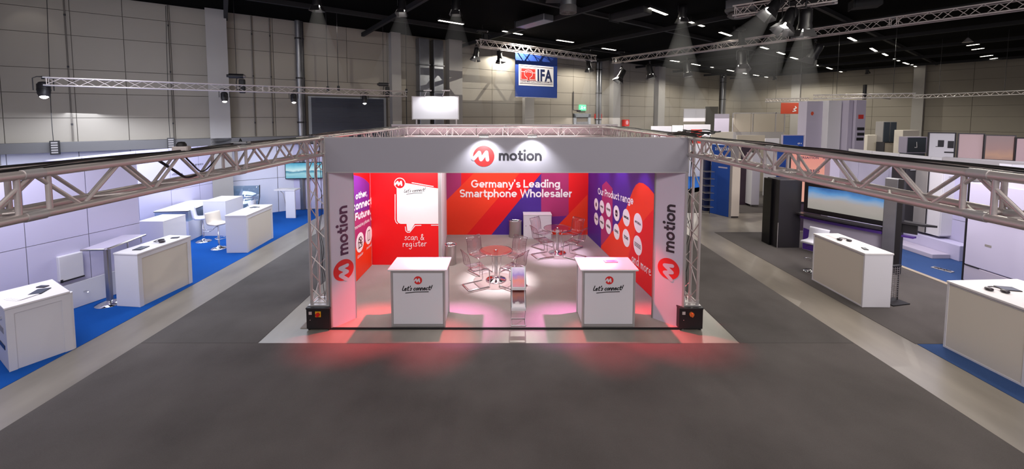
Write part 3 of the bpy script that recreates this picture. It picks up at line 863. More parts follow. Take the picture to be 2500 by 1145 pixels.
bp_('print_shape', [(60, 265), (265, 60), (500, -180), (60, -180)], M['magenta'], .003)
bp_('print_shape', [(180, 145), (265, 60), (500, -180), (180, -180)], M['red'], .0035)
bp_('print_shape', [(60, 265), (265, 60), (500, -180), (800, -180), (570, 60), (215, 473), (200, 500), (60, 500)], M['orange'], .004)
bp_('print_shape', [(380, 473), (715, 60), (950, -200), (950, 60), (1020, 200), (810, 440), (780, 480)], M['indigo'], .003)
bp_('print_shape', [(712, -180), (895, -180), (895, 355), (712, 355)], M['magenta'], .0035)
bp_('print_shape', [(895, -180), (1020, -180), (1020, 205), (895, 345)], M['red'], .004)
bp_('print_shape', [(1020, 205), (755, 480), (740, 500), (1020, 500)], M['orange'], .0045)
bp_('print_shape', [(712, 355), (895, 345), (760, 475), (712, 475)], M['violet'], .0042)
mb = MB(); pr_bold(mb, PB, "Germany's Leading", PB.px(1150, 458), PB.px(1367, 458), .007, .24)
pr_bold(mb, PB, 'Smartphone Wholesaler', PB.px(1122, 481.5), PB.px(1396, 481.5), .007, .24)
obj('lettering', mb, M['white_print'], bw, world=True)
obj('skirting', MB().box(0, -.01, 0, 4.68, 0, .03), M['alu2'], bw)

# right wall
ra, rb2 = Vector((2.70, 12.58, 0)), Vector((3.235, 7.42, 0))
U = (rb2 - ra); RL = U.length; U.normalize()
PR = Plane(ra, U)
rw = thing('right_wall_panel', 'indigo and orange right booth wall with rows of round white brand discs', 'wall panel', ra, math.atan2(U.y, U.x))
obj('panel', MB().box(0, .002, 0, RL, .05, 2.95), M['rearw'], rw)
obj('print_ground', MB().box(0, 0, 0, RL, .002, 2.95), M['indigo'], rw)


def q3(x, y): return PR.px(1380 + x / 2.49, 400 + y / 2.49)


def rp_(pts, m, h, nm='print_shape'):
    P = clip_poly([q3(*p) for p in pts], .01, RL - .01, .02, 2.93)
    mb = MB(); pr_poly(mb, PR, P, h); obj(nm, mb, m, rw, world=True)


rp_([(225, 130), (250, 105), (288, 150), (288, 520), (218, 520), (218, 400)], M['magenta'], .003)
arch = [(218, 560), (218, 500), (250, 460), (330, 355), (372, 270), (395, 205), (412, 160), (430, 128), (450, 114), (475, 118), (505, 140), (535, 175), (560, 215), (600, 300), (640, 900), (560, 860)]
rp_(arch, M['orange'], .004)
rp_([(388, 900), (388, 550), (430, 400), (560, 250), (600, 300), (660, 900), (560, 900)], M['red'], .005)
mb = MB(); pr_bold(mb, PR, 'Our Product range', PR.px(1460.5, 474), PR.px(1547, 500), .008, .22, .86); obj('lettering', mb, M['white_print'], rw, world=True)
mb = MB(); pr_hand(mb, PR, 'and more', PR.px(1543, 638), PR.px(1591, 675), .17, 0, .008); obj('lettering', mb, M['white_print'], rw, world=True)
# discs (x, y, half height in crop pixels of the detail view: 4.405 px per photo px)
brand = [(115, 258, 64, 'drop'), (176, 286, 70, 'HONOR'), (246, 318, 76, 'HUAWEI'), (333, 355, 83, 'mi'), (438, 402, 92, 'SAMSUNG'), (565, 459, 104, 'MOTOROLA'),
         (115, 415, 66, 'Google'), (175, 453, 71, 'oneplus'), (246, 499, 78, 'realme'), (333, 553, 84, 'SONOS'), (437, 621, 94, 'TECNO'), (561, 701, 104, 'NOTHING')]
for i, (bx, by, hh, tx) in enumerate(brand):
    c = PR.px(1430 + bx / 4.405, 440 + by / 4.405); t0 = PR.px(1430 + bx / 4.405, 440 + (by - hh) / 4.405); r = abs(t0[1] - c[1])
    mb = MB(); pr_poly(mb, PR, [(c[0] + r * math.cos(k * PI / 16), c[1] + r * math.sin(k * PI / 16)) for k in range(32)], .008, .004)
    dsc = obj('brand_disc', mb, M['white_print'], rw, world=True)
    mb = MB()
    if tx == 'drop':
        pr_poly(mb, PR, [(c[0] + r * .28 * math.cos(k * PI / 8), c[1] - r * .05 + r * .36 * math.sin(k * PI / 8)) for k in range(16)], .010)
        pr_poly(mb, PR, [(c[0], c[1] + r * .3), (c[0] + r * .2, c[1] + r * .5), (c[0] + r * .05, c[1] + r * .36)], .010)
    elif tx == 'mi':
        pr_poly(mb, PR, [(c[0] + sx_ * r * .36, c[1] + sy_ * r * .42) for sx_, sy_ in ((-1, -.6), (-.6, -1), (.6, -1), (1, -.6), (1, .6), (.6, 1), (-.6, 1), (-1, .6))], .010)
        m2 = MB(); pr_text(m2, PR, 'mi', (c[0] - r * .2, c[1] - r * .15), (c[0] + r * .2, c[1] - r * .15), .03, .012); obj('lettering', m2, M['white_print'], dsc, world=True)
    elif tx == 'NOTHING':
        for dv in (-.16, 0, .16): pr_rib(mb, PR, [(c[0] - r * .7, c[1] + dv * r), (c[0] + r * .7, c[1] + dv * r)], r * .07, .010)
    else:
        wdt = .68 if len(tx) > 5 else .6
        pr_text(mb, PR, tx, (c[0] - r * wdt, c[1] - r * .1), (c[0] + r * wdt, c[1] - r * .1), .05 if tx.isupper() else .03, .010, 1.35)
    obj('lettering', mb, M['black_print'], dsc, world=True)

# left wall and red cabin
la, lb = Vector((-3.499, 8.35, 0)), Vector((-3.46, 10.03, 0))
U = (lb - la); LL = U.length; U.normalize(); PLW = Plane(la, U)
lw = thing('left_wall_panel', 'violet and orange left booth wall with connect and Future lettering', 'wall panel', la, math.atan2(U.y, U.x))
obj('panel', MB().box(0, .002, 0, LL, .05, 3.1), M['rearw'], lw)
obj('print_ground', MB().box(0, 0, 0, LL, .002, 3.1), M['red'], lw)


def q4(x, y): return PLW.px(860 + x / 5.204, 420 + y / 5.204)


def lp_(pts, m, h):
    P = clip_poly([q4(*p) for p in pts], .01, LL - .01, .02, 3.08)
    if len(P) > 2: mb = MB(); pr_poly(mb, PLW, P, h); obj('print_shape', mb, m, lw, world=True)


lp_([(-60, 55), (20, 40), (90, 55), (150, 85), (190, 120), (215, 150), (222, 620), (180, 760), (-60, 1000)], M['violet'], .003)
lp_([(-60, 560), (225, 470), (245, 690), (248, 850), (-60, 1200)], M['magenta'], .004)
lp_([(-60, 1010), (130, 920), (248, 800), (260, 1300), (-60, 1500)], M['orange'], .005)
mb = MB()
for s, (x0, y0), (x1, y1) in (('other,', (38, 350), (185, 300)), ('connect', (0, 500), (243, 405)), ('Future.', (32, 622), (228, 535))):
    pr_bold(mb, PLW, s, q4(x0, y0), q4(x1, y1), .008, .26, .72)
pr_text(mb, PLW, 'innovative phone. fu', q4(20, 740), q4(243, 608), .01, .008)
obj('lettering', mb, M['white_print'], lw, world=True)
for bx, by, hh, ic in ((96, 893, 125, 0), (206, 803, 112, 1)):
    c = q4(bx, by); r = abs(q4(bx, by - hh)[1] - c[1])
    mb = MB(); pr_poly(mb, PLW, [(c[0] + r * math.cos(k * PI / 16), c[1] + r * math.sin(k * PI / 16)) for k in range(32)], .009, .004); ds = obj('icon_disc', mb, M['white_print'], lw, world=True)
    mb = MB()
    if ic:
        pr_rib(mb, PLW, [(c[0] - .3 * r, c[1] - .55 * r), (c[0] + .3 * r, c[1] - .55 * r), (c[0] + .3 * r, c[1] + .55 * r), (c[0] - .3 * r, c[1] + .55 * r), (c[0] - .3 * r, c[1] - .55 * r)], r * .09, .011)
    else:
        for q in ([(-.5, .1), (-.3, .5), (.2, .55), (.5, .2), (.1, 0), (-.5, .1)], [(-.5, .1), (-.45, -.5), (.45, -.5), (.5, -.1), (-.1, -.1), (-.3, -.5)], [(-.1, .5), (.1, 0), (.4, -.4)], [(-.3, .4), (.3, .1)]):
            pr_rib(mb, PLW, [(c[0] + x * r, c[1] + y * r) for x, y in q], r * .1, .011)
    obj('icon', mb, M['black_print'], ds, world=True)
    mb = MB(); pr_text(mb, PLW, 'Android' if ic else 'Globaler', (c[0] - r * .75, c[1] - r * 1.45), (c[0] + r * .75, c[1] - r * 1.45), .01, .008); obj('lettering', mb, M['white_print'], lw, world=True)

cab = thing('storage_cabin', 'red storage cabin with white speech bubble and scan & register lettering', 'cabin', (-3.46, 10.05, 0))
obj('front_panel', MB().box(0, 0, 0, 1.74, .05, 2.75), M['cabinred'], cab)
obj('side_panel', MB().add([(1.78, 0, 0), (1.83, 0, 0), (1.58, 2.54, 0), (1.53, 2.54, 0), (1.78, 0, 2.75), (1.83, 0, 2.75), (1.58, 2.54, 2.75), (1.53, 2.54, 2.75)], [(0, 3, 2, 1), (4, 5, 6, 7), (0, 1, 5, 4), (1, 2, 6, 5), (2, 3, 7, 6), (3, 0, 4, 7)]), M['panelw'], cab)
obj('corner_post', MB().bbox(1.74, -.01, 0, 1.82, .05, 2.76, .006), M['alu2'], cab)
PC = Plane((-3.46, 10.05, 0), (1, 0, 0))


def q5(x, y): return PC.px(860 + x / 5.204, 420 + y / 5.204)


xr = 1109
mb = MB(); pr_poly(mb, PC, [q5(*p) for p in ((565, 205), (680, 140), (xr, 212), (xr, 658), (795, 658), (738, 748), (700, 750), (690, 658), (615, 658), (585, 645), (568, 615))], .004); bub = obj('speech_bubble', mb, M['white_print'], cab, world=True)
mb = MB(); k_ = q5(100, 0)[0] - q5(0, 0)[0]
for ln in ([(545, 285), (545, 600), (555, 635), (575, 655)], [(760, 135), (1030, 183)], [(675, 695), (680, 745), (700, 765), (730, 765), (800, 678), (875, 676)], [(1005, 675), (xr, 675)]):
    pr_rib(mb, PC, [q5(*p) for p in ln], .10 * k_, .005)
obj('bubble_outline', mb, M['white_print'], cab, world=True)
c = q5(605, 143); rr = .72 * k_
mb = MB(); pr_poly(mb, PC, [(c[0] + rr * math.cos(t * PI / 20), c[1] + rr * math.sin(t * PI / 20)) for t in range(40)], .006); obj('logo_ring', mb, M['white_print'], cab, world=True)
logo(cab, PC, c, rr * .88, M['cabinred'], M['white_print'], h=.009)
mb = MB(); pr_hand(mb, PC, "Let's connect!", q5(655, 262), q5(925, 240), .26, .28, .007); pr_rib(mb, PC, [q5(690, 282), q5(780, 268), q5(890, 264)], .06 * k_, .007); obj('lettering', mb, M['black_print'], bub, world=True)
mb = MB(); pr_hand(mb, PC, 'scan &', q5(660, 862), q5(920, 862), .15, .05, .006); pr_hand(mb, PC, 'register', q5(640, 948), q5(950, 940), .15, .05, .006); obj('lettering', mb, M['white_print'], cab, world=True)

# pale wall behind the rear truss
t = thing('rear_partition', 'pale partition behind the rear truss, pink light painted in above the booth', 'partition', (-4.0, 13.9, 0))
for k in range(8): obj('panel', MB().box(k * 1.0 + .01, 0, 0, k * 1.0 + .99, .05, 3.55), M['rearw'], t)
obj('top_rail', MB().box(0, -.01, 3.55, 8.0, .06, 3.60), M['alu2'], t)

# fascia flood lamps
for px, sd in ((1181, 'left'), (1300, 'right')):
    x = AT(px, 335, 6.7).x
    t = thing('fascia_lamp', 'small %s flood lamp on an arm above the front sign' % sd, 'lamp', (x, 6.97, 3.50))
    obj('arm', MB().tube([(0, .02, .02), (0, -.02, .05), (0, -.2, .055)], .008, 6), M['alu2'], t)
    obj('lamp_head', MB().bbox(-.085, -.27, .045, .085, -.17, .075, .005), M['alu2'], t)
    obj('lens', MB().box(-.075, -.262, .036, .075, -.178, .045), M['glow'], t)
    spot('fascia_light', (x, 6.72, 3.53), (x, 6.95, 3.05), 72, (.93, .95, 1), 110, .7, .03)

# ------------------------------------------------------------------ booth furniture
def let_counter(label, x0, x1, grp):
    t = thing('info_counter', label, 'counter', (x0, 7.02, 0), 0, grp); wd = x1 - x0
    obj('body', MB().box(.02, .02, .03, wd - .02, .55, 1.075), M['panelw'], t)
    obj('front_panel', MB().box(.045, .004, .07, wd - .045, .02, 1.03), M['panelw'], t)
    for xx in (0, wd - .04): obj('post', MB().bbox(xx, 0, 0.013, xx + .04, .04, 1.075, .008), M['alu2'], t); obj('post', MB().bbox(xx, .52, 0.013, xx + .04, .56, 1.075, .008), M['alu2'], t)
    obj('rail', MB().box(.04, .002, .02, wd - .04, .03, .065), M['alu2'], t); obj('rail', MB().box(.04, .002, 1.03, wd - .04, .03, 1.075), M['alu2'], t)
    obj('top', MB().bbox(-.04, -.035, 1.077, wd + .04, .60, 1.108, .006), M['white'], t)
    pl = Plane((x0, 7.024, 0), (1, 0, 0))
    cx = wd * .5 - .005
    logo(t, pl, (cx + .01, .895), .076, M['redd'], M['panelw'], h=.006)
    mb = MB(); pr_hand(mb, pl, "Let's connect!", (cx - .29, .70), (cx + .25, .715), .33, .30, .005)
    pr_rib(mb, pl, [(cx - .22, .655), (cx - .05, .675), (cx + .2, .68)], .014, .005)
    obj('lettering', mb, M['black_print'], t, world=True)
    return t


let_counter('white front counter on the left with red logo and Let\'s connect! lettering', -2.09, -1.09, 'counters at the booth front')
let_counter('white front counter on the right with Let\'s connect! lettering and a pink booklet on top', 1.42, 2.40, 'counters at the booth front')
b = FL(1491, 638, 1.115)
t = thing('booklet', 'pink printed booklet lying on the right front counter', 'booklet', (b.x, b.y, 1.112), .05)
obj('pages', MB().bbox(-.125, -.06, 0, .125, .06, .012, .003), M['paper'], t)
mb = MB()
for k in range(4): mb.box(-.09 + .01 * (k % 2), -.045 + k * .024, .0121, .09 - .02 * (k % 2), -.035 + k * .024, .0128)
obj('printing', mb, M['plum'], t)


def glass_table(label, p):
    t = thing('glass_table', label, 'table', (p[0], p[1], .012), 0, 'round glass tables')
    obj('base', MB().lathe([(.245, 0), (.25, .008), (.22, .018), (.12, .035), (.06, .06), (.045, .09)], 32), M['chrome'], t)
    obj('column', MB().lathe([(.045, .085), (.04, .3), (.045, .6), (.06, .69), (.06, .70)], 20), M['chrome'], t)
    obj('tabletop', MB().lathe([(.36, .702), (.39, .705), (.39, .714), (.36, .717)], 40), M['tabletop'], t)
    obj('rim', MB().tube([(.39 * math.cos(a * PI / 24), .39 * math.sin(a * PI / 24), .7095) for a in range(48)], .0055, 6, True), M['acryledge'], t)
    obj('hub', MB().lathe([(.028, .717), (.028, .728), (.0, .732)], 16), M['chrome'], t)
    return t


glass_table('round glass table with chrome foot standing nearer in the booth', (-.204, 9.12))
glass_table('round glass table with chrome foot near the right booth wall', (1.50, 10.96))


def make_chair():
    t = thing('acrylic_chair', '', 'chair')
    prof = [(.22, .425), (.20, .445), (.12, .447), (0, .437), (-.12, .440), (-.175, .455), (-.205, .49), (-.215, .55), (-.225, .65), (-.25, .75), (-.29, .84)]
    obj('seat_shell', MB().strip(prof, -.215, .215, .006), M['acrylic'], t)
    for x in (-.215, .215): obj('shell_edge', MB().tube([(x, y, z) for y, z in prof], .0055, 6), M['acryledge'], t)
    obj('shell_edge', MB().tube([(-.215, -.29, .84), (.215, -.29, .84)], .0055, 6), M['acryledge'], t)
    r = .012
    path = [(-.2, -.17, .43), (-.2, .20, .425), (-.2, .235, .415), (-.2, .245, .39), (-.2, .26, .05), (-.2, .25, .02), (-.2, .22, .014), (-.2, -.22, .014), (-.19, -.245, .014), (-.165, -.255, .014),
            (.165, -.255, .014), (.19, -.245, .014), (.2, -.22, .014), (.2, .22, .014), (.2, .25, .02), (.2, .26, .05), (.2, .245, .39), (.2, .235, .415), (.2, .20, .425), (.2, -.17, .43)]
    obj('sled_frame', MB().tube(path, r, 8), M['chrome'], t)
    obj('seat_bar', MB().tube([(-.2, -.1, .425), (.2, -.1, .425)], .009, 6), M['chrome'], t)
    obj('seat_bar', MB().tube([(-.2, .12, .425), (.2, .12, .425)], .009, 6), M['chrome'], t)
    return t


ch = make_chair(); first = True
for lab, x, y, tx, ty in (
        ('clear acrylic cantilever chair at the front left of the nearer glass table', -.66, 8.78, -.15, 9.05),
        ('clear acrylic cantilever chair at the front right of the nearer glass table', .20, 8.78, -.25, 9.12),
        ('clear acrylic cantilever chair behind the nearer glass table on its left', -.62, 9.62, -.25, 9.2),
        ('clear acrylic cantilever chair behind the nearer glass table on its right', .22, 9.62, -.15, 9.2),
        ('clear acrylic cantilever chair at the front left of the farther glass table', 1.05, 10.72, 1.5, 10.9),
        ('clear acrylic cantilever chair at the front right of the farther glass table', 1.93, 10.62, 1.5, 10.95),
        ('clear acrylic cantilever chair behind the farther glass table on its left', 1.10, 11.45, 1.45, 11.1),
        ('clear acrylic cantilever chair behind the farther glass table by the wall', 2.0, 11.42, 1.55, 11.05)):
    rz = math.atan2(ty - y, tx - x) - PI / 2
    if first: ch.matrix_basis = Matrix.Translation((x, y, .013)) @ Matrix.Rotation(rz, 4, 'Z'); ch['label'] = lab; ch['group'] = 'acrylic chairs at the glass tables'; first = False
    else: dup(ch, lab, (x, y, .013), rz, 'acrylic chairs at the glass tables')

t = thing('waste_bin', 'round brushed steel waste bin beside the red cabin', 'bin', (-1.42, 10.12, .012))
obj('body', MB().lathe([(.15, 0), (.15, .50)], 28), M['steel'], t)
obj('rim', MB().lathe([(.15, .50), (.158, .50), (.158, .53), (.13, .53), (.13, .48)], 28), M['chrome'], t)
obj('flap', MB().lathe([(.125, .49), (.06, .515), (0, .52)], 24), M['steel'], t)
t = thing('waste_bin', 'oval brushed steel waste bin beside the white cabinet', 'bin', (.34, 12.40, .012))
obj('body', MB().lathe([(.20, 0), (.20, .52)], 28, sy=.6), M['steel'], t)
obj('rim', MB().lathe([(.20, .52), (.21, .52), (.21, .55), (.18, .55), (.18, .5)], 28, sy=.6), M['chrome'], t)
obj('flap', MB().lathe([(.175, .51), (0, .52)], 24, sy=.6), M['black'], t)
t = thing('low_cabinet', 'low white cabinet with sliding front against the back wall', 'cabinet', (.60, 12.20, .012))
obj('body', MB().box(0, .015, 0, .88, .37, .76), M['panelw'], t)
obj('top', MB().bbox(-.01, -.005, .76, .89, .375, .78, .004), M['white'], t)
obj('door', MB().box(.02, 0, .04, .46, .015, .75), M['panelw'], t); obj('door', MB().box(.465, .003, .04, .86, .018, .75), M['panelw'], t)
obj('lock', MB().cyl((.34, .002, .70), (.34, -.012, .70), .012, 12), M['chrome'], t); obj('finger_hole', MB().cyl((.07, .002, .42), (.07, -.003, .42), .012, 12), M['darkgrey'], t)

# leaflet stand
t = thing('leaflet_stand', 'white zigzag leaflet stand with two sloping trays of brochures', 'stand', (.257, 7.05, .012))
for x in (-.135, .135):
    obj('side_rail', MB().tube([(x, .0, .012), (x, .26, .012), (x, .10, .30), (x, .0, .33), (x, .24, .68), (x, .11, .66), (x, .02, .72), (x, .27, 1.03)], .009, 6), M['alu2'], t)
obj('base_bar', MB().tube([(-.135, 0, .012), (.135, 0, .012)], .009, 6), M['alu2'], t); obj('base_bar', MB().tube([(-.135, .26, .012), (.135, .26, .012)], .009, 6), M['alu2'], t)
for y0, z0, y1, z1, mm in ((.0, .33, .2, .64, 'leaflet_b'), (.02, .71, .25, 1.02, 'leaflet_a')):
    tr = obj('tray', MB().add([(-.13, y0, z0), (.13, y0, z0), (.13, y1, z1), (-.13, y1, z1), (-.13, y0 + .015, z0 - .01), (.13, y0 + .015, z0 - .01), (.13, y1 + .015, z1 - .01), (-.13, y1 + .015, z1 - .01)], [(0, 1, 2, 3), (7, 6, 5, 4), (0, 4, 5, 1), (2, 6, 7, 3), (1, 5, 6, 2), (0, 3, 7, 4)]), M['panelw'], t)
    obj('lip', MB().box(-.135, y0 - .02, z0 - .025, .135, y0 + .005, z0 + .02), M['white'], t)
    dy, dz = y1 - y0, z1 - z0
    L_ = math.hypot(dy, dz); ny, nz = -dz / L_, dy / L_
    def sp(x, k, h): return (x, y0 + dy * k + ny * h, z0 + dz * k + nz * h)
    vs = [sp(-.11, .06, .003), sp(.11, .06, .003), sp(.11, .97, .003), sp(-.11, .97, .003)]
    vs += [sp(-.11, .06, .012), sp(.11, .06, .012), sp(.11, .97, .012), sp(-.11, .97, .012)]
    obj('brochure', MB().add(vs, [(3, 2, 1, 0), (4, 5, 6, 7), (0, 1, 5, 4), (1, 2, 6, 5), (2, 3, 7, 6), (3, 0, 4, 7)]), M[mm], t)
    obj('under_shelf', MB().box(-.13, y0 + .03, z0 - .05, .13, y0 + .14, z0 - .04), M['alu2'], t)

# ------------------------------------------------------------------ exhibition counters of the neighbouring stands
def ex_counter(label, p1, p2, depth, h, inset=True, rounded=False, grp=None, topm='white', fm='cream', z0=.007):
    p1 = Vector(p1); p2 = Vector(p2); U = p2 - p1; wd = U.length
    t = thing('reception_counter', label, 'counter', (p1.x, p1.y, z0), math.atan2(U.y, U.x), grp); t['w'] = wd
    obj('body', MB().bbox(0, .025, 0, wd, depth, h - .035, .006), M['panelw'], t)
    if inset:
        f = .085
        obj('front_frame', MB().box(0, 0, 0, f, .03, h - .035).box(wd - f, 0, 0, wd, .03, h - .035).box(f, 0, h - .035 - f, wd - f, .03, h - .035), M['panelw'], t)
        obj('front_panel', MB().box(f, .012, 0.0, wd - f, .026, h - .035 - f), M[fm], t)
    else:
        obj('front_panel', MB().box(.03, 0.005, .03, wd - .03, .03, h - .07), M[fm], t)
        obj('edge_profile', MB().box(0, 0, 0, .03, .03, h - .035).box(wd - .03, 0, 0, wd, .03, h - .035).box(0.03, 0, 0, wd - .03, .03, .03), M['panelw'], t)
    obj('top', MB().bbox(-.01, -.012, h - .033, wd + .01, depth + .01, h, .006), M[topm], t)
    return t


def on(t, x, y, z):
    return WM[t.name] @ Vector((x, y, z))


def top_item(kind, label, t, x, y, h, rz, grp=None):
    p = on(t, x, y, h + .0005); a = math.atan2(WM[t.name][1][0], WM[t.name][0][0]) + rz
    if kind == 'laptop':
        o = thing('tablet', label, 'tablet', p, a, grp)
        obj('case', MB().bbox(-.12, -.085, 0, .12, .085, .012, .004), M['black'], o); obj('screen', MB().box(-.105, -.072, .012, .105, .072, .0135), M['slate'], o)
    elif kind == 'papers':
        o = thing('paper_stack', label, 'papers', p, a, grp)
        for k in range(3): obj('sheet', MB().box(-.10 + .02 * k, -.14 - .01 * k, .004 * k, .11 + .02 * k, .14 - .01 * k, .004 * k + .0035), M['paperw'], o)
    elif kind == 'phone':
        o = thing('handset', label, 'phone', p, a, grp)
        obj('body', MB().bbox(-.04, -.075, 0, .04, .075, .014, .005), M['bottle'], o); obj('screen', MB().box(-.032, -.06, .014, .032, .06, .0155), M['slate'], o)
    elif kind == 'sunglass':
        o = thing('headphones', label, 'headphones', p, a, grp)
        for s in (-1, 1): obj('ear_cup', MB().lathe([(.03, 0), (.05, .015), (.045, .035), (0, .042)], 14, (s * .085, 0, 0), 1.2), M['bottle'], o)
        obj('band', MB().tube([(-.085, 0, .035), (-.06, .09, .03), (0, .13, .028), (.06, .09, .03), (.085, 0, .035)], .009, 6), M['bottle'], o)
    return o


K1 = ex_counter('white counter with rounded corner nearest on the left edge', (-7.53, 5.75, 0), (-7.20, 6.33, 0), .95, 1.0, True, fm='panelw')
obj('rounded_edge', MB().cyl((WM[K1.name].to_translation().length * 0 + K1['w'], .05, 0), (K1['w'], .05, .965), .05, 18), M['panelw'], K1)
obj('side_recess', MB().box(-.004, .18, .55, .0, .75, .64), M['greywall'], K1); obj('side_slot', MB().box(-.006, .15, .30, .0, .6, .37), M['charc'], K1)
obj('side_knob', MB().cyl((0, .25, .78), (-.03, .25, .78), .03, 14), M['chrome'], K1)
K1b = K1
top_item('papers', 'stack of white papers with dark edge on the nearest left counter', K1, .2, .35, 1.0, .3)
top_item('laptop', 'black tablet on the nearest left counter beside the papers', K1, .42, .38, 1.0, .9)
top_item('phone', 'dark handset at the back of the nearest left counter', K1, .5, .62, 1.0, .5)
K2 = ex_counter('cream-fronted white counter on the blue carpet, second from the left edge', (-7.42, 7.78, 0), (-7.30, 8.98, 0), .53, 1.11)
top_item('laptop', 'dark tablet nearest the camera on the second left counter', K2, .3, .25, 1.11, .2)
top_item('sunglass', 'black headphones in the middle of the second left counter', K2, .75, .25, 1.11, .9)
top_item('phone', 'small dark handset at the far end of the second left counter', K2, 1.02, .2, 1.11, .3)
K3 = ex_counter('cream-fronted white counter with a cream bar stool beside it', (-7.32, 10.98, 0), (-7.39, 12.35, 0), .58, 1.08)
top_item('papers', 'white papers lying on the counter beside the cream stool', K3, .7, .25, 1.08, .4)
top_item('laptop', 'black tablet on the counter beside the cream stool', K3, .95, .3, 1.08, 1.2)
K4 = ex_counter('white counter with pale pink top beside the black screen wall', (7.31, 9.14, 0), (7.28, 7.78, 0), .56, 1.12, False)
top_item('sunglass', 'dark headphones on the counter beside the screen wall', K4, .55, .25, 1.12, 1.2)
top_item('phone', 'dark handset at the near end of the counter by the screen wall', K4, 1.1, .22, 1.12, 1.2)
top_item('papers', 'white sheets at the far end of the counter by the screen wall', K4, .28, .25, 1.12, 1.5)
K5 = ex_counter('white counter nearest on the right edge with headphones on top', (7.41, 6.42, 0), (7.46, 5.42, 0), 1.25, 1.14, False)
top_item('sunglass', 'dark headphones on the nearest right counter', K5, .42, .30, 1.14, 1.0)
top_item('laptop', 'black tablet beside the headphones on the nearest right counter', K5, .35, .58, 1.14, 1.3)


def podium(label, x0, y0, x1, y1, h, rz=0, grp='white podiums'):
    t = thing('display_podium', label, 'podium', (x0, y0, .007), rz, grp)
    w_, d_ = x1 - x0, y1 - y0
    for (a, b, c, d, n) in ((0, 0, w_, .02, 'side_panel'), (0, d_ - .02, w_, d_, 'side_panel'), (0, .02, .02, d_ - .02, 'side_panel'), (w_ - .02, .02, w_, d_ - .02, 'side_panel')):
        obj(n, MB().box(a, b, 0, c, d, h - .02), M['panelw'], t)
    obj('top', MB().bbox(-.004, -.004, h - .02, w_ + .004, d_ + .004, h, .004), M['white'], t)
    return t


podium('plain white podium behind the second left counter', -9.22, 9.75, -8.6, 10.45, 1.24)
podium('plain white podium behind the cream bar stool', -9.75, 12.55, -9.02, 13.4, 1.14)


def bar_stool(label, x, y, rz, m, grp='bar stools'):
    t = thing('bar_stool', label, 'stool', (x, y, .007), rz, grp)
    obj('base', MB().lathe([(.21, 0), (.21, .008), (.15, .03), (.06, .055), (.03, .09)], 28), M['chrome'], t)
    obj('column', MB().lathe([(.028, .08), (.028, .45), (.02, .46), (.02, .70)], 14), M['chrome'], t)
    obj('footrest', MB().tube([(.02, 0, .32), (.12, .02, .32), (.15, .12, .32), (.12, .2, .32), (0, .23, .32), (-.12, .2, .32), (-.15, .12, .32), (-.12, .02, .32), (-.02, 0, .32)], .01, 6), M['chrome'], t)
    obj('lever', MB().tube([(.02, 0, .66), (.12, .02, .64), (.17, .03, .60)], .006, 6), M['darkgrey'], t)
    obj('seat_shell', MB().strip([(.21, .735), (.19, .755), (.1, .75), (-.05, .745), (-.15, .755), (-.19, .80), (-.205, .90), (-.225, 1.03), (-.24, 1.07)], -.205, .205, .05), M[m], t)
    return t


bar_stool('cream leather bar stool behind the third left counter', -8.40, 11.35, -PI / 2 - .35, 'seat')
bar_stool('white bar stool with chrome disc foot between the podiums and the display case', -9.35, 12.0, -PI / 2 + .5, 'seatw')
bar_stool('pale bar stool half hidden behind the counter by the black screen wall', 7.72, 9.62, PI / 2 + .5, 'seatw')

# white side chair behind the third counter
t = thing('side_chair', 'white side chair with a dark bag on its seat by the left back wall', 'chair', (-8.78, 13.9, .007), -PI / 2)
obj('seat_shell', MB().strip([(.2, .44), (.18, .455), (0, .45), (-.16, .46), (-.2, .5), (-.23, .65), (-.28, .86)], -.2, .2, .03), M['seatw'], t)
for x in (-.18, .18):
    for y in (-.18, .18): obj('leg', MB().cyl((x, y, 0), (x * .85, y * .85, .44), .012, 8), M['chrome'], t)
t = thing('hand_bag', 'dark bag lying on the white side chair', 'bag', (-8.75, 13.9, .477), .3)
obj('body', MB().bbox(-.14, -.08, 0, .14, .08, .09, .03), M['bottle'], t); obj('handle', MB().tube([(-.06, 0, .085), (-.04, 0, .13), (.04, 0, .13), (.06, 0, .085)], .008, 6), M['bottle'], t)

# display case
t = thing('display_case', 'low display case with glass lid and black edges by the left stand wall', 'display case', (-10.75, 11.9, .007), .12)
obj('body', MB().box(0, 0, 0, .95, 1.6, .62), M['panelw'], t)
obj('side_glass', MB().box(.005, .005, .62, .945, .012, .93), M['caseglass'], t); obj('side_glass', MB().box(.938, .012, .62, .945, 1.595, .93), M['caseglass'], t)
obj('side_glass', MB().box(.005, .012, .62, .012, 1.595, .93), M['caseglass'], t)
obj('lid', MB().box(-.01, -.01, .95, .96, 1.61, .965), M['signboard'], t)
obj('lid_edge', MB().box(-.012, -.014, .93, .962, -.002, .95).box(.95, -.002, .93, .962, 1.612, .95).box(-.012, -.002, .93, 0, 1.612, .95), M['black'], t)
t = thing('curved_bench', 'white curved glass bench behind the display case', 'bench', (-10.55, 14.2, .007), .1)
obj('seat', MB().strip([(-.4, .42), (0, .40), (.3, .48), (.42, .8), (.45, 1.25)], 0, 1.3, .04), M['caseglass'], t); obj('base', MB().box(.05, -.35, 0, 1.25, .35, .38), M['panelw'], t)
obj('edge', MB().tube([(1.31, -.4, .44), (1.31, 0, .42), (1.31, .3, .5), (1.31, .42, .82), (1.31, .45, 1.27)], .015, 6), M['black'], t)

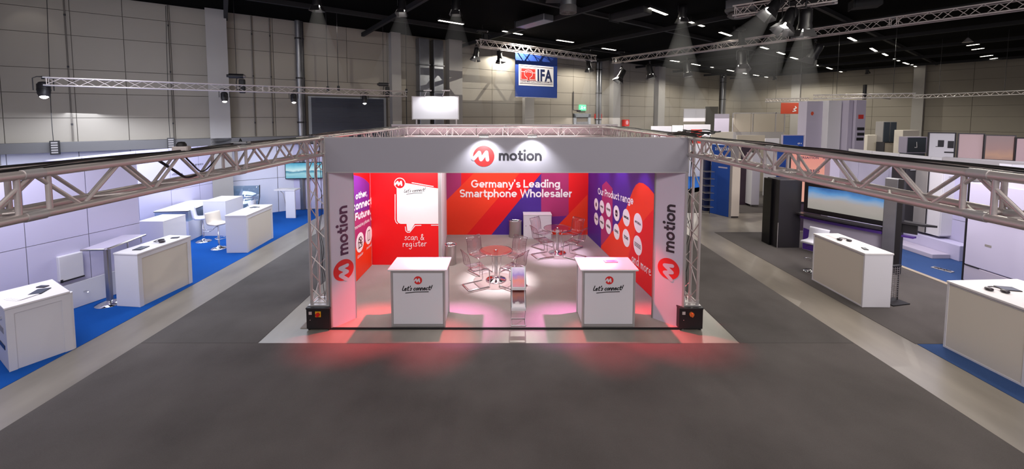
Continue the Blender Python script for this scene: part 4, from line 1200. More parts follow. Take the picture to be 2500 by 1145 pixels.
# bar table with silver edge
t = thing('bar_table', 'high bar table with silver rail edge beside the second left counter', 'table', (-8.2, 7.95, .007), .1)
obj('base', MB().lathe([(.24, 0), (.24, .01), (.12, .04), (.05, .07)], 28), M['chrome'], t)
obj('column', MB().bbox(-.045, -.045, .06, .045, .045, 1.2, .015), M['steel'], t)
obj('top', MB().bbox(-.26, -.25, 1.2, .2, .72, 1.235, .02), M['lilacpanel'], t)
obj('rail', MB().tube([(.2, .72, 1.22), (.2, -.20, 1.22), (.15, -.25, 1.22), (-.26, -.25, 1.22)], .022, 8), M['steel'], t)
for y in (.25, .6): obj('bracket', MB().box(.185, y, 1.08, .2, y + .02, 1.2), M['steel'], t)
# high table on a slab leg
t = thing('slab_table', 'narrow white high table on a slab leg near the wall screen', 'table', (-8.75, 14.75, .007), 0)
obj('top', MB().bbox(0, 0, 1.05, .80, .42, 1.09, .006), M['white'], t); obj('slab_leg', MB().bbox(.42, .02, 0, .78, .07, 1.05, .004), M['panelw'], t)
obj('brace', MB().tube([(.1, .2, 1.05), (.25, .2, .9), (.32, .2, .5), (.36, .2, .0)], .012, 6), M['steel'], t)
top = t
o = thing('paper_stack', 'papers on the narrow high table near the wall screen', 'papers', (-8.45, 14.95, 1.0985), .2)
for k in range(2): obj('sheet', MB().box(-.12 + .05 * k, -.1, .004 * k, .12 + .05 * k, .1, .004 * k + .0035), M['paperw'], o)


def stand_wall(label, pts, h, m='lilac', seams=(1.43,), pw=.99, th=.06, name='stand_wall'):
    t = thing(name, label, 'stand wall', (pts[0][0], pts[0][1], .007))
    for i in range(len(pts) - 1):
        a = Vector((*pts[i], 0)); b = Vector((*pts[i + 1], 0)); U = b - a; L = U.length; n = max(1, round(L / pw)); ang = math.atan2(U.y, U.x)
        zz = [0] + list(seams) + [h]
        for k in range(n):
            for j in range(len(zz) - 1):
                x0, x1 = L * k / n + .006, L * (k + 1) / n - .006
                mw = Matrix.Translation(a - Vector((*pts[0], 0))) @ Matrix.Rotation(ang, 4, 'Z')
                mb = MB().box(x0, 0, zz[j] + .006, x1, th, zz[j + 1] - .006); mb.v = [tuple(mw @ Vector(v)) for v in mb.v]
                obj('panel', mb, M[m], t)
        mb = MB().box(0, .02, 0, L, th - .01, h - .005); mb.v = [tuple(mw @ Vector(v)) for v in mb.v]
        obj('core', mb, M['greywall'], t)
    return t


sw1 = stand_wall('white panelled stand wall behind the bar table on the left', [(-9.55, 5.55), (-8.40, 8.92)], 3.0)
stand_wall('low white plinth along the foot of the left stand wall', [(-9.30, 5.95), (-8.32, 8.83)], .52, 'panelw', (), 3.2, .04)
stand_wall('white return wall behind the podium on the left stand', [(-8.46, 8.98), (-11.1, 9.5), (-11.3, 12.0), (-10.3, 15.6)], 2.82, 'lilac', (1.43,))
sw2 = stand_wall('white back wall carrying the wall screen on the left stand', [(-10.3, 15.75), (-8.1, 16.25), (-4.4, 16.6)], 2.72, 'lilac', (1.43,))
t = thing('wall_screen', 'wall-mounted screen showing a turquoise seascape on the left stand', 'screen', (-8.95, 15.98, 0), .16)
obj('bezel', MB().bbox(0, -.10, 1.32, 1.45, -.04, 2.0, .008), M['tvblack'], t); obj('display', MB().box(.03, -.104, 1.35, 1.42, -.10, 1.97), M['tv1'], t)
# small lettering marks on the stand walls
def wall_marks(root_label, pl, items, mname='grey_print'):
    t = thing('wall_lettering', root_label, 'lettering', pl.O)
    for s, a, b in items:
        mb = MB(); pr_text(mb, pl, s, pl.px(*a), pl.px(*b), .01, .03); obj('lettering', mb, M[mname], t, world=True)
pl = Plane((-11.3, 12.0, 0), (1.0, 3.6, 0))
pl = Plane((-11.3 + .07, 12.0, 0), (1.0, 3.6, 0))
wall_marks('small dark company names on the upper left stand wall', pl, [('Agresto', (468, 405), (495, 402)), ('sIBBBAA', (418, 428), (445, 426))])
pl = Plane((-10.3, 15.74, 0), (2.2, .5, 0))
wall_marks('small grey company names on the back wall of the left stand', pl, [('Agresto', (520, 384), (556, 383)), ('Zanzado', (622, 384), (650, 383))])
# wall sockets and a white wall cabinet on the near left wall
t = thing('wall_cabinet', 'small white wall cabinet with dark lower edge behind the bar table', 'cabinet', (-8.86, 7.60, 0), 1.24)
obj('body', MB().bbox(0, -.10, .62, .36, -.005, 1.12, .01), M['panelw'], t); obj('lower_edge', MB().box(0, -.11, .60, .36, -.1, .63), M['charc'], t); obj('hinge', MB().cyl((.02, -.11, .6), (.02, -.11, .66), .02, 8), M['black'], t)
t = thing('tap', 'small chrome tap on the low plinth beside the bar table', 'tap', (-8.62, 7.85, .30), 0)
obj('spout', MB().tube([(0, 0, 0), (.05, 0, .02), (.1, -.02, 0)], .015, 8), M['chrome'], t)

# appliances high on the left wall: black framed vents on the ledge
for s, lab in ((47.0, 'black louvred wall box on the ledge near the left edge'), (44.3, 'black louvred wall box on the ledge in the middle')):
    P = WL(s, .47, 2.72)
    t = thing('wall_box', lab, 'wall box', P, math.atan2(DL.y, DL.x) + PI, 'louvred boxes on the ledge')
    obj('frame', MB().box(0, -.08, 0, .2, 0, .42), M['black'], t)
    for k in range(5): obj('slat', MB().box(.03, -.09, .04 + k * .075, .17, -.082, .085 + k * .075), M['greywall'], t)
    cable([P + Vector((.1, 0, .42)), P + Vector((.1, 0, 1.5)), P + Vector((.1, .1, 4.9))], .008, M['rubber'], 'thin black cable rising from the ' + ('left' if s > 46 else 'middle') + ' wall box', None)

# ------------------------------------------------------------------ right side stand
t = thing('screen_wall', 'black screen wall with a shelf and purple curve beside the right aisle', 'stand wall', (8.05, 11.4, .007))
obj('cabinet', MB().bbox(0, 0, 0, .66, .55, 2.02, .008), M['charc'], t)
obj('cabinet_side', MB().box(-.07, .25, 0, -.005, .6, 2.0), M['tvblack'], t)
obj('edge_strip', MB().box(-.012, -.012, 0, .0, .0, .75), M['alu2'], t)
a = Vector((8.72, 11.25, 0)); b_ = Vector((9.55, 9.75, 0)); U = b_ - a; WLn = U.length; ang = math.atan2(U.y, U.x)
def loc_(mb):
    mw = Matrix.Translation(a) @ Matrix.Rotation(ang, 4, 'Z'); mb.v = [tuple(mw @ Vector(v)) for v in mb.v]; return mb
obj('screen_housing', loc_(MB().box(-.05, 0, 1.12, WLn + .05, .14, 2.0)), M['tvblack'], t, world=True)
obj('display', loc_(MB().box(.05, -.006, 1.25, WLn, 0, 1.88)), M['tv2'], t, world=True)
obj('shelf', loc_(MB().prism([(-.15, 0), (-.15, -.22), (.2, -.3), (WLn * .6, -.3), (WLn, -.18), (WLn, 0)], 1.06, 1.10)), M['charc'], t, world=True)
obj('lower_panel', loc_(MB().box(-.05, .03, 0, WLn + .05, .1, 1.06)), M['lilacpanel'], t, world=True)
obj('purple_band', loc_(MB().prism([(-.1, .03), (-.1, -.08), (.4, -.16), (WLn, -.1), (WLn, .03)], .93, 1.0)), M['purple'], t, world=True)
Pp = Plane(a, U); mb = MB(); pr_poly(mb, Pp, [(-.04, .02)] + [(-.04 + .5 * math.sin(k * PI / 20), .02 + .62 * math.cos(k * PI / 20)) for k in range(11)], -.022); obj('purple_disc', mb, M['purple'], t, world=True)
obj('top_cap', loc_(MB().box(-.06, -.01, 2.0, WLn + .06, .16, 2.03)), M['greywall'], t, world=True)
t = thing('grey_post', 'tall grey post with brackets at the near end of the screen wall', 'post', (9.62, 9.62, .007), ang)
obj('post', MB().bbox(-.14, -.12, 0, .1, .08, 2.35, .01), M['duct'], t); obj('post_edge', MB().box(.1, -.1, 0, .2, .06, 2.35), M['darkgrey'], t)
obj('bracket_shelf', MB().prism([(.15, -.1), (.55, -.05), (.75, .12), (.15, .15)], 1.28, 1.33), M['charc'], t); obj('bracket', MB().prism([(.2, -.02), (.45, 0), (.45, .05), (.2, .05)], 1.05, 1.28), M['darkgrey'], t)
obj('lower_shelf', MB().prism([(.12, -.08), (.4, -.05), (.42, .1), (.12, .1)], .95, .99), M['purple'], t)
t = thing('wire_rack', 'wire brochure rack on a black foot behind the counter by the screen wall', 'rack', (8.12, 8.05, .007), .2)
obj('foot', MB().box(-.22, -.2, 0, .22, .16, .02), M['black'], t)
for x in (-.18, .18): obj('post', MB().cyl((x, 0, .02), (x, 0, .76), .013, 8), M['darkgrey'], t)
for k in range(14): obj('wire', MB().cyl((-.17, -.02, .1 + k * .046), (.17, -.02, .1 + k * .046), .005, 6), M['steel'], t)
for k in range(6): obj('wire', MB().cyl((-.15 + k * .06, -.03, .06), (-.15 + k * .06, -.03, .74), .005, 6), M['steel'], t)
obj('top_bar', MB().box(-.2, -.03, .74, .2, .03, .765), M['black'], t)
t = thing('office_desk_wing', 'slanted pink-white desk wing behind the counter by the screen wall', 'desk', (8.0, 9.6, .007), ang)
obj('panel', MB().add([(0, 0, .0), (.9, 0, 0), (.9, .03, 0), (0, .03, 0), (.06, 0, .9), (.9, 0, .8), (.9, .03, .8), (.06, .03, .9)], [(0, 3, 2, 1), (4, 5, 6, 7), (0, 1, 5, 4), (1, 2, 6, 5), (2, 3, 7, 6), (3, 0, 4, 7)]), M['lilacpanel'], t)

# white plinth, step and wall behind it on the right
t = thing('white_plinth', 'long white raised plinth on the navy carpet at the right', 'plinth', (12.15, 9.9, .007))
obj('plinth_front', MB().bbox(0, .4, 0, .38, 4.6, .42, .01), M['lilac'], t); obj('step', MB().bbox(-.5, .6, 0, -.01, 4.6, .12, .01), M['lilacpanel'], t)
obj('plinth_return', MB().bbox(0.39, .4, 0, 1.2, .58, .42, .01), M['lilac'], t)
stand_wall('white wall panels standing on the long plinth at the right', [(12.75, 15.2), (12.55, 10.5)], 2.35, 'lilac', (1.0,), 1.2)
stand_wall('pale wall with utensil racks behind the long plinth at the right', [(13.6, 15.5), (13.5, 10.4), (15.5, 9.0)], 2.6, 'panelw', (.9,), 1.0)
t = thing('teal_cabinet', 'teal glass display cabinet at the end of the white plinth', 'cabinet', (13.0, 10.05, .43), 0)
obj('glass', MB().bbox(0, 0, .45, .42, .35, 1.35, .01), M['teal'], t); obj('shelf', MB().box(-.01, -.01, .85, .43, .36, .87), M['charc'], t); obj('base', MB().bbox(.03, .03, 0, .39, .32, .45, .01), M['black'], t)
t = thing('utensil_rail', 'black rail with hanging utensils on the pale wall at the right', 'rail', (13.40, 12.9, 1.95), 0)
obj('rail', MB().cyl((0, -1.1, 0), (0, 1.1, 0), .012, 8), M['black'], t)
for k in range(12): obj('utensil', MB().cyl((0, -1.0 + k * .18, 0), (0, -1.0 + k * .18, -.25 - .05 * (k % 3)), .009, 6).lathe([(.03, -.36), (.035, -.31), (.01, -.26)], 8, (0, -1.0 + k * .18, -.02 * (k % 3))), M['darkgrey'], t)

def leaf_wall(label, x, y0, y1, h):
    t = thing('appliance_wall', label, 'appliance wall', (x, y1, .007), -PI / 2)
    L = y1 - y0
    zz = [0, .40, h]
    for k in range(2):
        x0, x1 = k * L / 2 + .01, (k + 1) * L / 2 - .01
        obj('drawer_front', MB().bbox(x0, 0, .02, x1, .05, .39, .008), M['lilacpanel'], t)
        d = obj('door', MB().bbox(x0, 0, .41, x1, .05, h, .012), M['lilac'], t)
        obj('handle', MB().cyl((x0 + .18, -.05, 1.72), (x1 - .1, -.05, 1.72), .028, 12).cyl((x0 + .25, -.05, 1.72), (x0 + .25, 0, 1.72), .012, 8).cyl((x1 - .2, -.05, 1.72), (x1 - .2, 0, 1.72), .012, 8), M['chrome'], d)
        obj('hinge_strip', MB().box(x0 + .02, -.01, .392, x0 + .3, 0, .408), M['black'], t)
    obj('badge', MB().box(.38, -.003, .95, .50, 0, 1.0), M['greywall'], t)
    obj('core', MB().box(0, .05, 0, L, .9, h - .01), M['lilacpanel'], t); obj('side_edge', MB().box(-.02, -.005, 0, 0, .9, h), M['charc'], t)


leaf_wall('huge white refrigerator-like wall with chrome handle at the right edge', 10.85, 5.6, 9.10, 2.35)

for k in range(3):
    P = FL(2286 + 15 * k, 655 + 4 * k, .006)
    t = thing('floor_socket', ['leftmost', 'middle', 'rightmost'][k] + ' of three small floor sockets on the navy carpet', 'socket', P, .3, 'floor sockets')
    obj('frame', MB().bbox(-.075, -.075, 0, .075, .075, .02, .006), M['alu2'], t); obj('insert', MB().lathe([(.05, .02), (.045, .026), (0, .024)], 14), M['charc'], t)

# tall things in the middle distance on the right
def slab(name, label, cat, px0, px1, pt, pb, Y, m, group=None, Y1=None, zb=None, th=.06, frame=None, parts=(), pname='board'):
    Y1 = Y if Y1 is None else Y1
    A = AT(px0, pt, Y); B = AT(px1, pt, Y1); zt = A.z; zbt = AT(px0, pb, Y).z if zb is None else zb
    U = Vector((B.x - A.x, B.y - A.y, 0)); L = U.length; an = math.atan2(U.y, U.x)
    t = thing(name, label, cat, (A.x, A.y, 0), an, group)
    t['w'] = L
    obj(pname, MB().bbox(0, 0, zbt, L, th, zt, .008), M[m] if isinstance(m, str) else m, t)
    if frame:
        f = .03
        obj('frame', MB().box(-f, -.01, zbt - f, 0, th, zt + f).box(L, -.01, zbt - f, L + f, th, zt + f).box(0, -.01, zt, L, th, zt + f).box(0, -.01, zbt - f, L, th, zbt), M[frame], t)
    return t, Plane((A.x, A.y, 0), U), L, zt, zbt


# tall white tower
t, pl, L, zt, zb_ = slab('white_tower', 'tall white exhibition tower with red square and three black labels', 'tower', 1971, 2019, 247, 430, 17.0, 'lilacpanel', zb=.007, th=.5, pname='tower_panel')
q = WM[t.name].inverted()
for x0, x1, m_ in ((2021, 2067, 'panelw'), (2070, 2086, 'lilacpanel'), (2088, 2125, 'lilacpanel')):
    a_ = AT(x0, 300, 17.0 - (x0 - 1971) * .006); b_ = AT(x1, 300, 17.0 - (x1 - 1971) * .006)
    mb = MB().bbox(a_.x, a_.y, .007, b_.x, a_.y + .5, zt + .02, .01)
    obj('tower_panel', mb, M[m_], t, world=True)
P2 = Plane((AT(2100, 300, 16.2).x, 16.28, 0), (1, 0, 0))
for (x0, y0, x1, y1, m_) in ((2096, 280, 2107, 290, 'flagred'), (2093, 311, 2109, 318, 'black'), (2093, 324, 2109, 331, 'black'), (2091, 336, 2107, 343, 'black')):
    a_ = P2.px(x0, y0); b_ = P2.px(x1, y1); mb = MB(); pr_poly(mb, P2, [(a_[0], b_[1]), (b_[0], b_[1]), (b_[0], a_[1]), (a_[0], a_[1])], .02, .02); obj('label_plate', mb, M[m_], t, world=True)
P2 = Plane((AT(1971, 300, 17).x, 17.0, 0), (1, 0, 0)); a_ = P2.px(1983, 277)
mb = MB(); pr_poly(mb, P2, [(a_[0] + .07 * math.cos(k), a_[1] + .09 * math.sin(k)) for k in (0, 1, 2, 3, 4, 5)], .006); obj('logo_mark', mb, M['orangeb'], t, world=True)

t, pl, L, zt, zb_ = slab('hanging_banner', 'orange hanging banner with white mark left of the tall white tower', 'banner', 1907, 1972, 251, 278, 19.5, 'orangeb', th=.02, pname='cloth')
mb = MB(); c_ = pl.px(1940, 268); pr_rib(mb, pl, [(c_[0] - .09, c_[1] - .08), (c_[0] + .06, c_[1] - .05), (c_[0] - .05, c_[1] + .03), (c_[0] + .08, c_[1] + .10), (c_[0] + .02, c_[1] + .16)], .05, .006); obj('logo_mark', mb, M['white_print'], t, world=True)
t, pl, L, zt, zb_ = slab('partition_row', 'row of three beige framed partition boards below the orange banner', 'partition', 1791, 1838, 277, 322, 24.0, 'beigeb', frame='alu2')
for x0, x1 in ((1840, 1892), (1894, 1914)):
    a_ = AT(x0, 300, 24); b_ = AT(x1, 300, 24)
    obj('board', MB().bbox(a_.x, 24, zb_, b_.x, 24.06, zt, .008), M['beigeb'], t, world=True)
    obj('frame', MB().box(b_.x, 23.98, zb_, b_.x + .06, 24.07, zt + .08), M['alu2'], t, world=True)
obj('frame', MB().box(AT(1791, 300, 24).x, 23.98, zt, AT(1914, 300, 24).x, 24.05, zt + .05).box(AT(1791, 300, 24).x, 23.98, .007, AT(1914, 300, 24).x, 24.05, zb_), M['alu2'], t, world=True)
slab('standing_board', 'lavender standing board left of the framed beige partitions', 'board', 1746, 1781, 278, 328, 22.5, 'lilacpanel', zb=.007)
slab('projection_screen', 'white projection screen hanging before the far wall', 'screen', 1670, 1722, 266, 296, 27.0, 'panelw', th=.03, frame='alu2')
slab('dark_board', 'dark olive board beside the white projection screen', 'board', 1723, 1754, 260, 318, 28.0, 'olive', zb=.007)
for i, (x0, x1, yt, Y, m_) in enumerate(((1590, 1640, 308, 26, 'panelw'), (1642, 1668, 306, 24, 'signboard'), (1670, 1735, 304, 25, 'panelw'), (1737, 1790, 322, 20, 'cream'))):
    nm = ['pale low wall behind the right side truss', 'bright white board behind the cable coil', 'white fascia above the cable coil', 'cream low unit right of the cable coil'][i]
    slab('stand_fascia', nm, 'fascia', x0, x1, yt, 345, Y, m_, zb=.007, group='far stand fascias')
t, pl, L, zt, zb_ = slab('fascia_light_box', 'glowing white light panel above the cable coil', 'light box', 1716, 1746, 322, 328, 21.0, 'glow', th=.05)
t, pl, L, zt, zb_ = slab('stand_fascia', 'reddish curved fascia beside the glowing light panel', 'fascia', 1688, 1714, 316, 330, 21.2, 'flagred', zb=2.4)

# blue stand seen between the truss braces
t, pl, L, zt, zb_ = slab('blue_unit', 'tall blue exhibition unit with white lettering behind the right tower', 'unit', 1738, 1785, 352, 447, 15.6, 'stand_blue', zb=.007, th=.4, Y1=14.9, pname='panel')
obj('edge_profile', MB().box(L, -.01, 0, L + .06, .4, zt), M['greywall'], t)
mb = MB(); pr_text(mb, pl, '21732223', pl.px(1746, 366), pl.px(1780, 367), .02, .008); pr_text(mb, pl, 'W', pl.px(1760, 399), pl.px(1764, 399), .02, .008); obj('lettering', mb, M['white_print'], t, world=True)
mb = MB(); a_ = pl.px(1754, 406); b_ = pl.px(1776, 412); pr_poly(mb, pl, [(a_[0], b_[1]), (b_[0], b_[1]), (b_[0], a_[1]), (a_[0], a_[1])], .006); obj('label_plate', mb, M['lilacpanel'], t, world=True)
slab('blue_unit', 'dark blue side panel with shelves left of the blue unit', 'unit', 1722, 1737, 385, 440, 15.9, 'navy', zb=.007, th=.3, pname='panel')
t = thing('shelf_rack', 'narrow rack of metal shelves seen through the right tower', 'rack', (AT(1729, 440, 15.2).x - .1, 15.2, .007), 0)
for k in range(6): obj('shelf', MB().box(0, 0, .3 + k * .28, .35, .3, .32 + k * .28), M['steel'], t)
for x in (.0, .33): obj('post', MB().box(x, .28, 0, x + .02, .3, 1.95), M['black'], t)
t, pl, L, zt, zb_ = slab('cream_unit', 'cream-fronted counter unit beside the blue unit', 'counter', 1789, 1809, 402, 447, 14.85, 'cream', zb=.05, th=.5)
obj('plinth', MB().box(.02, .02, 0, L - .02, .48, .05), M['charc'], t); obj('top', MB().box(-.02, -.02, zt, L + .02, .52, zt + .02), M['white'], t)
slab('tall_board', 'tall beige board between the blue unit and the dark alcove', 'board', 1789, 1810, 352, 400, 15.6, 'beigeb', zb=.007)
slab('dark_alcove', 'dark purple alcove wall behind the right truss', 'alcove', 1811, 1837, 356, 430, 17.0, 'darkp', zb=.007)
t, pl, L, zt, zb_ = slab('white_locker', 'white locker with wire items on top beyond the right truss', 'locker', 1838, 1858, 374, 426, 16.6, 'panelw', zb=.1, th=.5)
for x in (.03, L - .03):
    for y in (.04, .44): obj('leg', MB().cyl((x, y, 0), (x, y, .1), .02, 8), M['chrome'], t)
for k in range(7): obj('wire_item', MB().tube([(.04 + k * .05, .1, zt), (.02 + k * .06, .15, zt + .15), (.06 + k * .045, .2, zt + .22), (.08 + k * .04, .12, zt)], .01, 6), M['darkgrey'], t)
t, pl, L, zt, zb_ = slab('pale_wall', 'pale panelled wall behind the white locker', 'stand wall', 1800, 1868, 330, 420, 20.0, 'beigeb', zb=.007)
t, pl, L, zt, zb_ = slab('pale_wall', 'pale panelled wall right of the white locker', 'stand wall', 1869, 1903, 338, 420, 19.0, 'panelw', zb=.007)
t, pl, L, zt, zb_ = slab('blue_sign', 'bright blue sign panel left of the tall white tower', 'sign', 1912, 1962, 331, 359, 15.0, 'stand_blue', frame='lilacpanel')
mb = MB(); pr_text(mb, pl, 'GP 4', pl.px(1947, 352), pl.px(1957, 352), .02, .006); obj('lettering', mb, M['white_print'], t, world=True)
slab('blue_backing', 'blue supporting wall under the bright blue sign', 'wall panel', 1900, 1930, 360, 425, 15.4, 'stand_blue', zb=.007)
t, pl, L, zt, zb_ = slab('peach_light_box', 'glowing peach light box with dark lettering behind the right truss', 'light box', 1932, 2025, 373, 432, 13.2, 'peach', frame='darkgrey', zb=1.0, Y1=13.0)
obj('base', MB().box(0, .05, 0, L, .3, .98), M['darkp'], t)
mb = MB(); pr_text(mb, pl, 'PERSAITION', pl.px(1950, 387), pl.px(1998, 388), .03, .012); pr_text(mb, pl, '502', pl.px(2008, 388), pl.px(2019, 388), .03, .012); pr_text(mb, pl, 'QuARRO', pl.px(1951, 420), pl.px(2000, 422), .03, .012); obj('lettering', mb, M['plum'], t, world=True)
slab('grey_column', 'lavender grey column right of the peach light box', 'column', 2028, 2052, 385, 430, 12.8, 'lilacpanel', zb=.007, th=.3)

# kiosks and appliance boards further right
t, pl, L, zt, zb_ = slab('glass_cabinet', 'grey glass door cabinet before the right hall wall', 'cabinet', 2157, 2190, 297, 348, 19.0, 'greywall', zb=2.6, th=.4)
for x in (0, L / 2): obj('door', MB().bbox(x + .02, -.02, zb_ + .03, x + L / 2 - .02, 0, zt - .03, .006), M['slate'], t)
slab('pale_unit', 'pale beige unit below the grey glass door cabinet', 'unit', 2118, 2160, 330, 420, 19.3, 'cream', zb=.007, th=.4)
slab('pale_unit', 'pale beige unit with thin frame right of the glass cabinet', 'unit', 2160, 2204, 349, 410, 18.6, 'beigeb', zb=.007, th=.4, frame='darkgrey')
slab('pale_unit', 'tall pale unit with flat lid beside the dark kiosk', 'unit', 2205, 2245, 318, 410, 17.5, 'cream', zb=.007, th=.4)
t, pl, L, zt, zb_ = slab('dark_kiosk', 'dark slate kiosk with a small white hook mark', 'kiosk', 2216, 2262, 336, 372, 15.0, 'slate', frame='lilacpanel', th=.3)
mb = MB(); c_ = pl.px(2237, 356); pr_rib(mb, pl, [(c_[0], c_[1] + .14), (c_[0] + .02, c_[1] - .06), (c_[0] - .06, c_[1] - .06)], .03, .006); obj('hook_mark', mb, M['white_print'], t, world=True)
obj('base', MB().box(0, .02, .007, L, .28, zb_), M['slate'], t)
t, pl, L, zt, zb_ = slab('appliance_board', 'large framed board with two appliance pictures at the right', 'board', 2270, 2332, 325, 400, 13.2, 'panelw', frame='charc', Y1=12.9, zb=.5)
for (x0, y0, x1, y1, m_) in ((2290, 342, 2304, 358, 'charc'), (2314, 344, 2328, 362, 'charc'), (2284, 357, 2303, 359, 'black'), (2305, 370, 2328, 374, 'black')):
    a_ = pl.px(x0, y0); b_ = pl.px(x1, y1); mb = MB(); pr_poly(mb, pl, [(a_[0], b_[1]), (b_[0], b_[1]), (b_[0], a_[1]), (a_[0], a_[1])], .006); obj('picture', mb, M[m_], t, world=True)
slab('pink_board', 'pale pink glossy board beside the two appliance pictures', 'board', 2342, 2402, 327, 385, 12.85, 'pinkp', frame='charc', Y1=12.5, zb=.5)
slab('painted_glow_board', 'pink board with a warm reflection painted as glow near the right edge', 'board', 2408, 2478, 331, 388, 12.4, 'reflect', frame='charc', Y1=12.0)
slab('pink_board', 'pale pink board at the extreme right edge', 'board', 2483, 2560, 338, 392, 11.9, 'pinkp', frame='charc', Y1=11.6, zb=.5)
t, pl, L, zt, zb_ = slab('long_shelf', 'long grey shelf running under the pink boards', 'shelf', 2300, 2560, 384, 396, 11.6, 'greywall', Y1=10.0, th=.3)
for k, (x0, x1, yt, m_, lab) in enumerate(((2210, 2245, 405, 'charc', 'black unit seen through the right truss'), (2266, 2300, 415, 'greywall', 'grey ribbed unit seen through the right truss'),
        (2302, 2352, 420, 'panelw', 'white unit seen through the right truss'), (2375, 2398, 440, 'tvblack', 'black oven front seen through the right truss'), (2414, 2470, 440, 'greywall', 'patterned metal screen seen through the right truss'))):
    t, pl, L, zt, zb_ = slab('appliance_unit', lab, 'unit', x0, x1, yt, 500, 11.6 - k * .35, m_, zb=.5, th=.4)
    if k in (1, 4):
        for j in range(8): obj('rib', MB().box(L * j / 8 + .01, -.02, zb_ + .02, L * (j + .6) / 8, 0, zt - .02), M['steel' if j % 2 else 'charc'], t)
    else:
        obj('door', MB().bbox(.02, -.02, zb_ + .03, L - .02, 0, zt - .03, .006), M[m_], t)
        obj('handle', MB().cyl((L * .25, -.04, zt - .12), (L * .75, -.04, zt - .12), .012, 8), M['chrome'], t)
t = thing('shelf_bench', 'grey support bench carrying the appliance units at the right', 'bench', (12.4, 9.6, .007), -.9)
obj('body', MB().box(0, 0, 0, 4, .5, .48), M['greywall'], t)

# ------------------------------------------------------------------ overhead trusses of the hall
tA = AT(112, 199, 10.3); tB = AT(990, 229, 16.2)
zt_ = (tA.z + tB.z) / 2
truss('thin silver lighting truss hung in front of the left hall wall', (tA.x, tA.y, zt_), (tB.x, tB.y, zt_), size=.20, rc=.017, rb=.0065, period=.62, seam=4)
tA = AT(1168, 108, 16.9); tB = AT(1450, 143, 21.4)
zt2 = 6.97
truss('silver truss carrying the blue hanging banner', (tA.x, tA.y, zt2), (tB.x, tB.y, zt2), size=.29, rc=.024, rb=.011, period=.5, seam=3)
d3 = Vector((8.6, -11.7, 0)).normalized(); p3 = AT(1499, 153, 23.0)
zt3 = 7.08
truss('long silver truss with large spotlights crossing the upper right', (p3.x, p3.y, zt3), (p3.x + d3.x * 17.5, p3.y + d3.y * 17.5, zt3), size=.29, rc=.027, rb=.011, period=.56, seam=3)
pq = AT(1968, 8, 11.2)
truss('short silver truss piece with three large spotlights at the top edge', (pq.x + .55, pq.y - .35, 7.12), (pq.x - 1.3, pq.y + 1.2, 7.12), size=.29, rc=.026, rb=.011, period=.5, seam=3)
# thin lighting truss far right, laced too fine to pick apart
for lab, a_, b_ in (('thin far truss over the tall white tower', AT(1985, 241, 17.5), AT(2235, 238, 15.4)), ('thin far truss before the right hall wall', AT(2230, 240, 21.0), AT(2520, 229, 17.0)), ('short thin truss above the orange banner', AT(1868, 249, 22.0), AT(1975, 247, 20.5))):
    t = thing('thin_truss', lab, 'truss', a_)
    h = .16
    for dz in (0, h): obj('chord', MB().cyl(a_ + Vector((0, 0, dz)), b_ + Vector((0, 0, dz)), .022, 8), M['alu2'], t, world=True)
    mb = MB(); n = 26
    for i in range(n):
        p = a_.lerp(b_, i / n); q = a_.lerp(b_, (i + 1) / n)
        mb.cyl(p + Vector((0, 0, h * (i % 2))), q + Vector((0, 0, h * ((i + 1) % 2))), .012, 5, cap=False)
    obj('bracing', mb, M['alu'], t, world=True, kind='stuff')
    for w_ in (.25, .8):
        p = a_.lerp(b_, w_); obj('suspension_wire', MB().cyl(p + Vector((0, 0, h)), (p.x, p.y, CH), .008, 5), M['darkgrey'], t, world=True)


def hoist(label, p, sc=1.0, z_top=CH):
    t = thing('chain_hoist', label, 'hoist', p, .4, 'chain hoists')
    obj('motor', MB().cyl((-.22 * sc, 0, .12 * sc), (.2 * sc, 0, .12 * sc), .08 * sc, 14).cyl((-.28 * sc, 0, .12 * sc), (-.22 * sc, 0, .12 * sc), .05 * sc, 12), M['black'], t)
    obj('motor_cap', MB().cyl((.2 * sc, 0, .12 * sc), (.26 * sc, 0, .12 * sc), .07 * sc, 14, .04 * sc), M['steel'], t)
    obj('chain_bag', MB().bbox(.06 * sc, -.07 * sc, -.45 * sc, .24 * sc, .07 * sc, .02 * sc, .03), M['rubber'], t)
    obj('hook', MB().tube([(0, 0, .04 * sc), (-.02 * sc, 0, -.1 * sc), (0, 0, -.4 * sc)], .018 * sc, 6), M['black'], t)
    obj('chain', MB().cyl((0, 0, .2 * sc), (0, 0, z_top - p[2]), .008, 5), M['darkgrey'], t)
    return t


hoist('chain hoist with black bag on the left truss near the grey column', AT(578, 196, 13.4) + Vector((0, 0, .02)))
hoist('chain hoist with black bag at the right end of the left truss', AT(937, 214, 15.85) + Vector((0, 0, .02)), .9)
hoist('chain hoist at the left end of the banner truss', AT(1178, 82, 17.0), .95)
hoist('chain hoist at the right end of the banner truss', AT(1430, 128, 21.0), 1.1)
hoist('chain hoist at the far end of the long right truss', AT(1514, 132, 22.6), 1.15)
hoist('chain hoist in the middle of the long right truss', AT(1805, 78, 17.2), 1.2)
for i, (px, Y, z1) in enumerate(((800, 14.9, 4.9), (826, 14.6, 4.9), (992, 16.2, 4.9))):
    p = AT(px, 200, Y); t = thing('suspension_wire', ['thin suspension wire left of the rolling gate centre', 'suspension wire over the rolling gate', 'suspension wire at the right end of the left truss'][i], 'wire', (p.x, p.y, z1))
    obj('wire', MB().cyl((0, 0, 0), (0, 0, CH - z1), .012, 6), M['darkgrey'], t); obj('clamp', MB().bbox(-.04, -.04, -.08, .04, .04, .1, .01), M['black'], t)
p = AT(992, 240, 16.3); t = thing('drop_cable', 'black cable dropping from the end of the left truss behind the booth', 'cable', (p.x, p.y, 3.4))
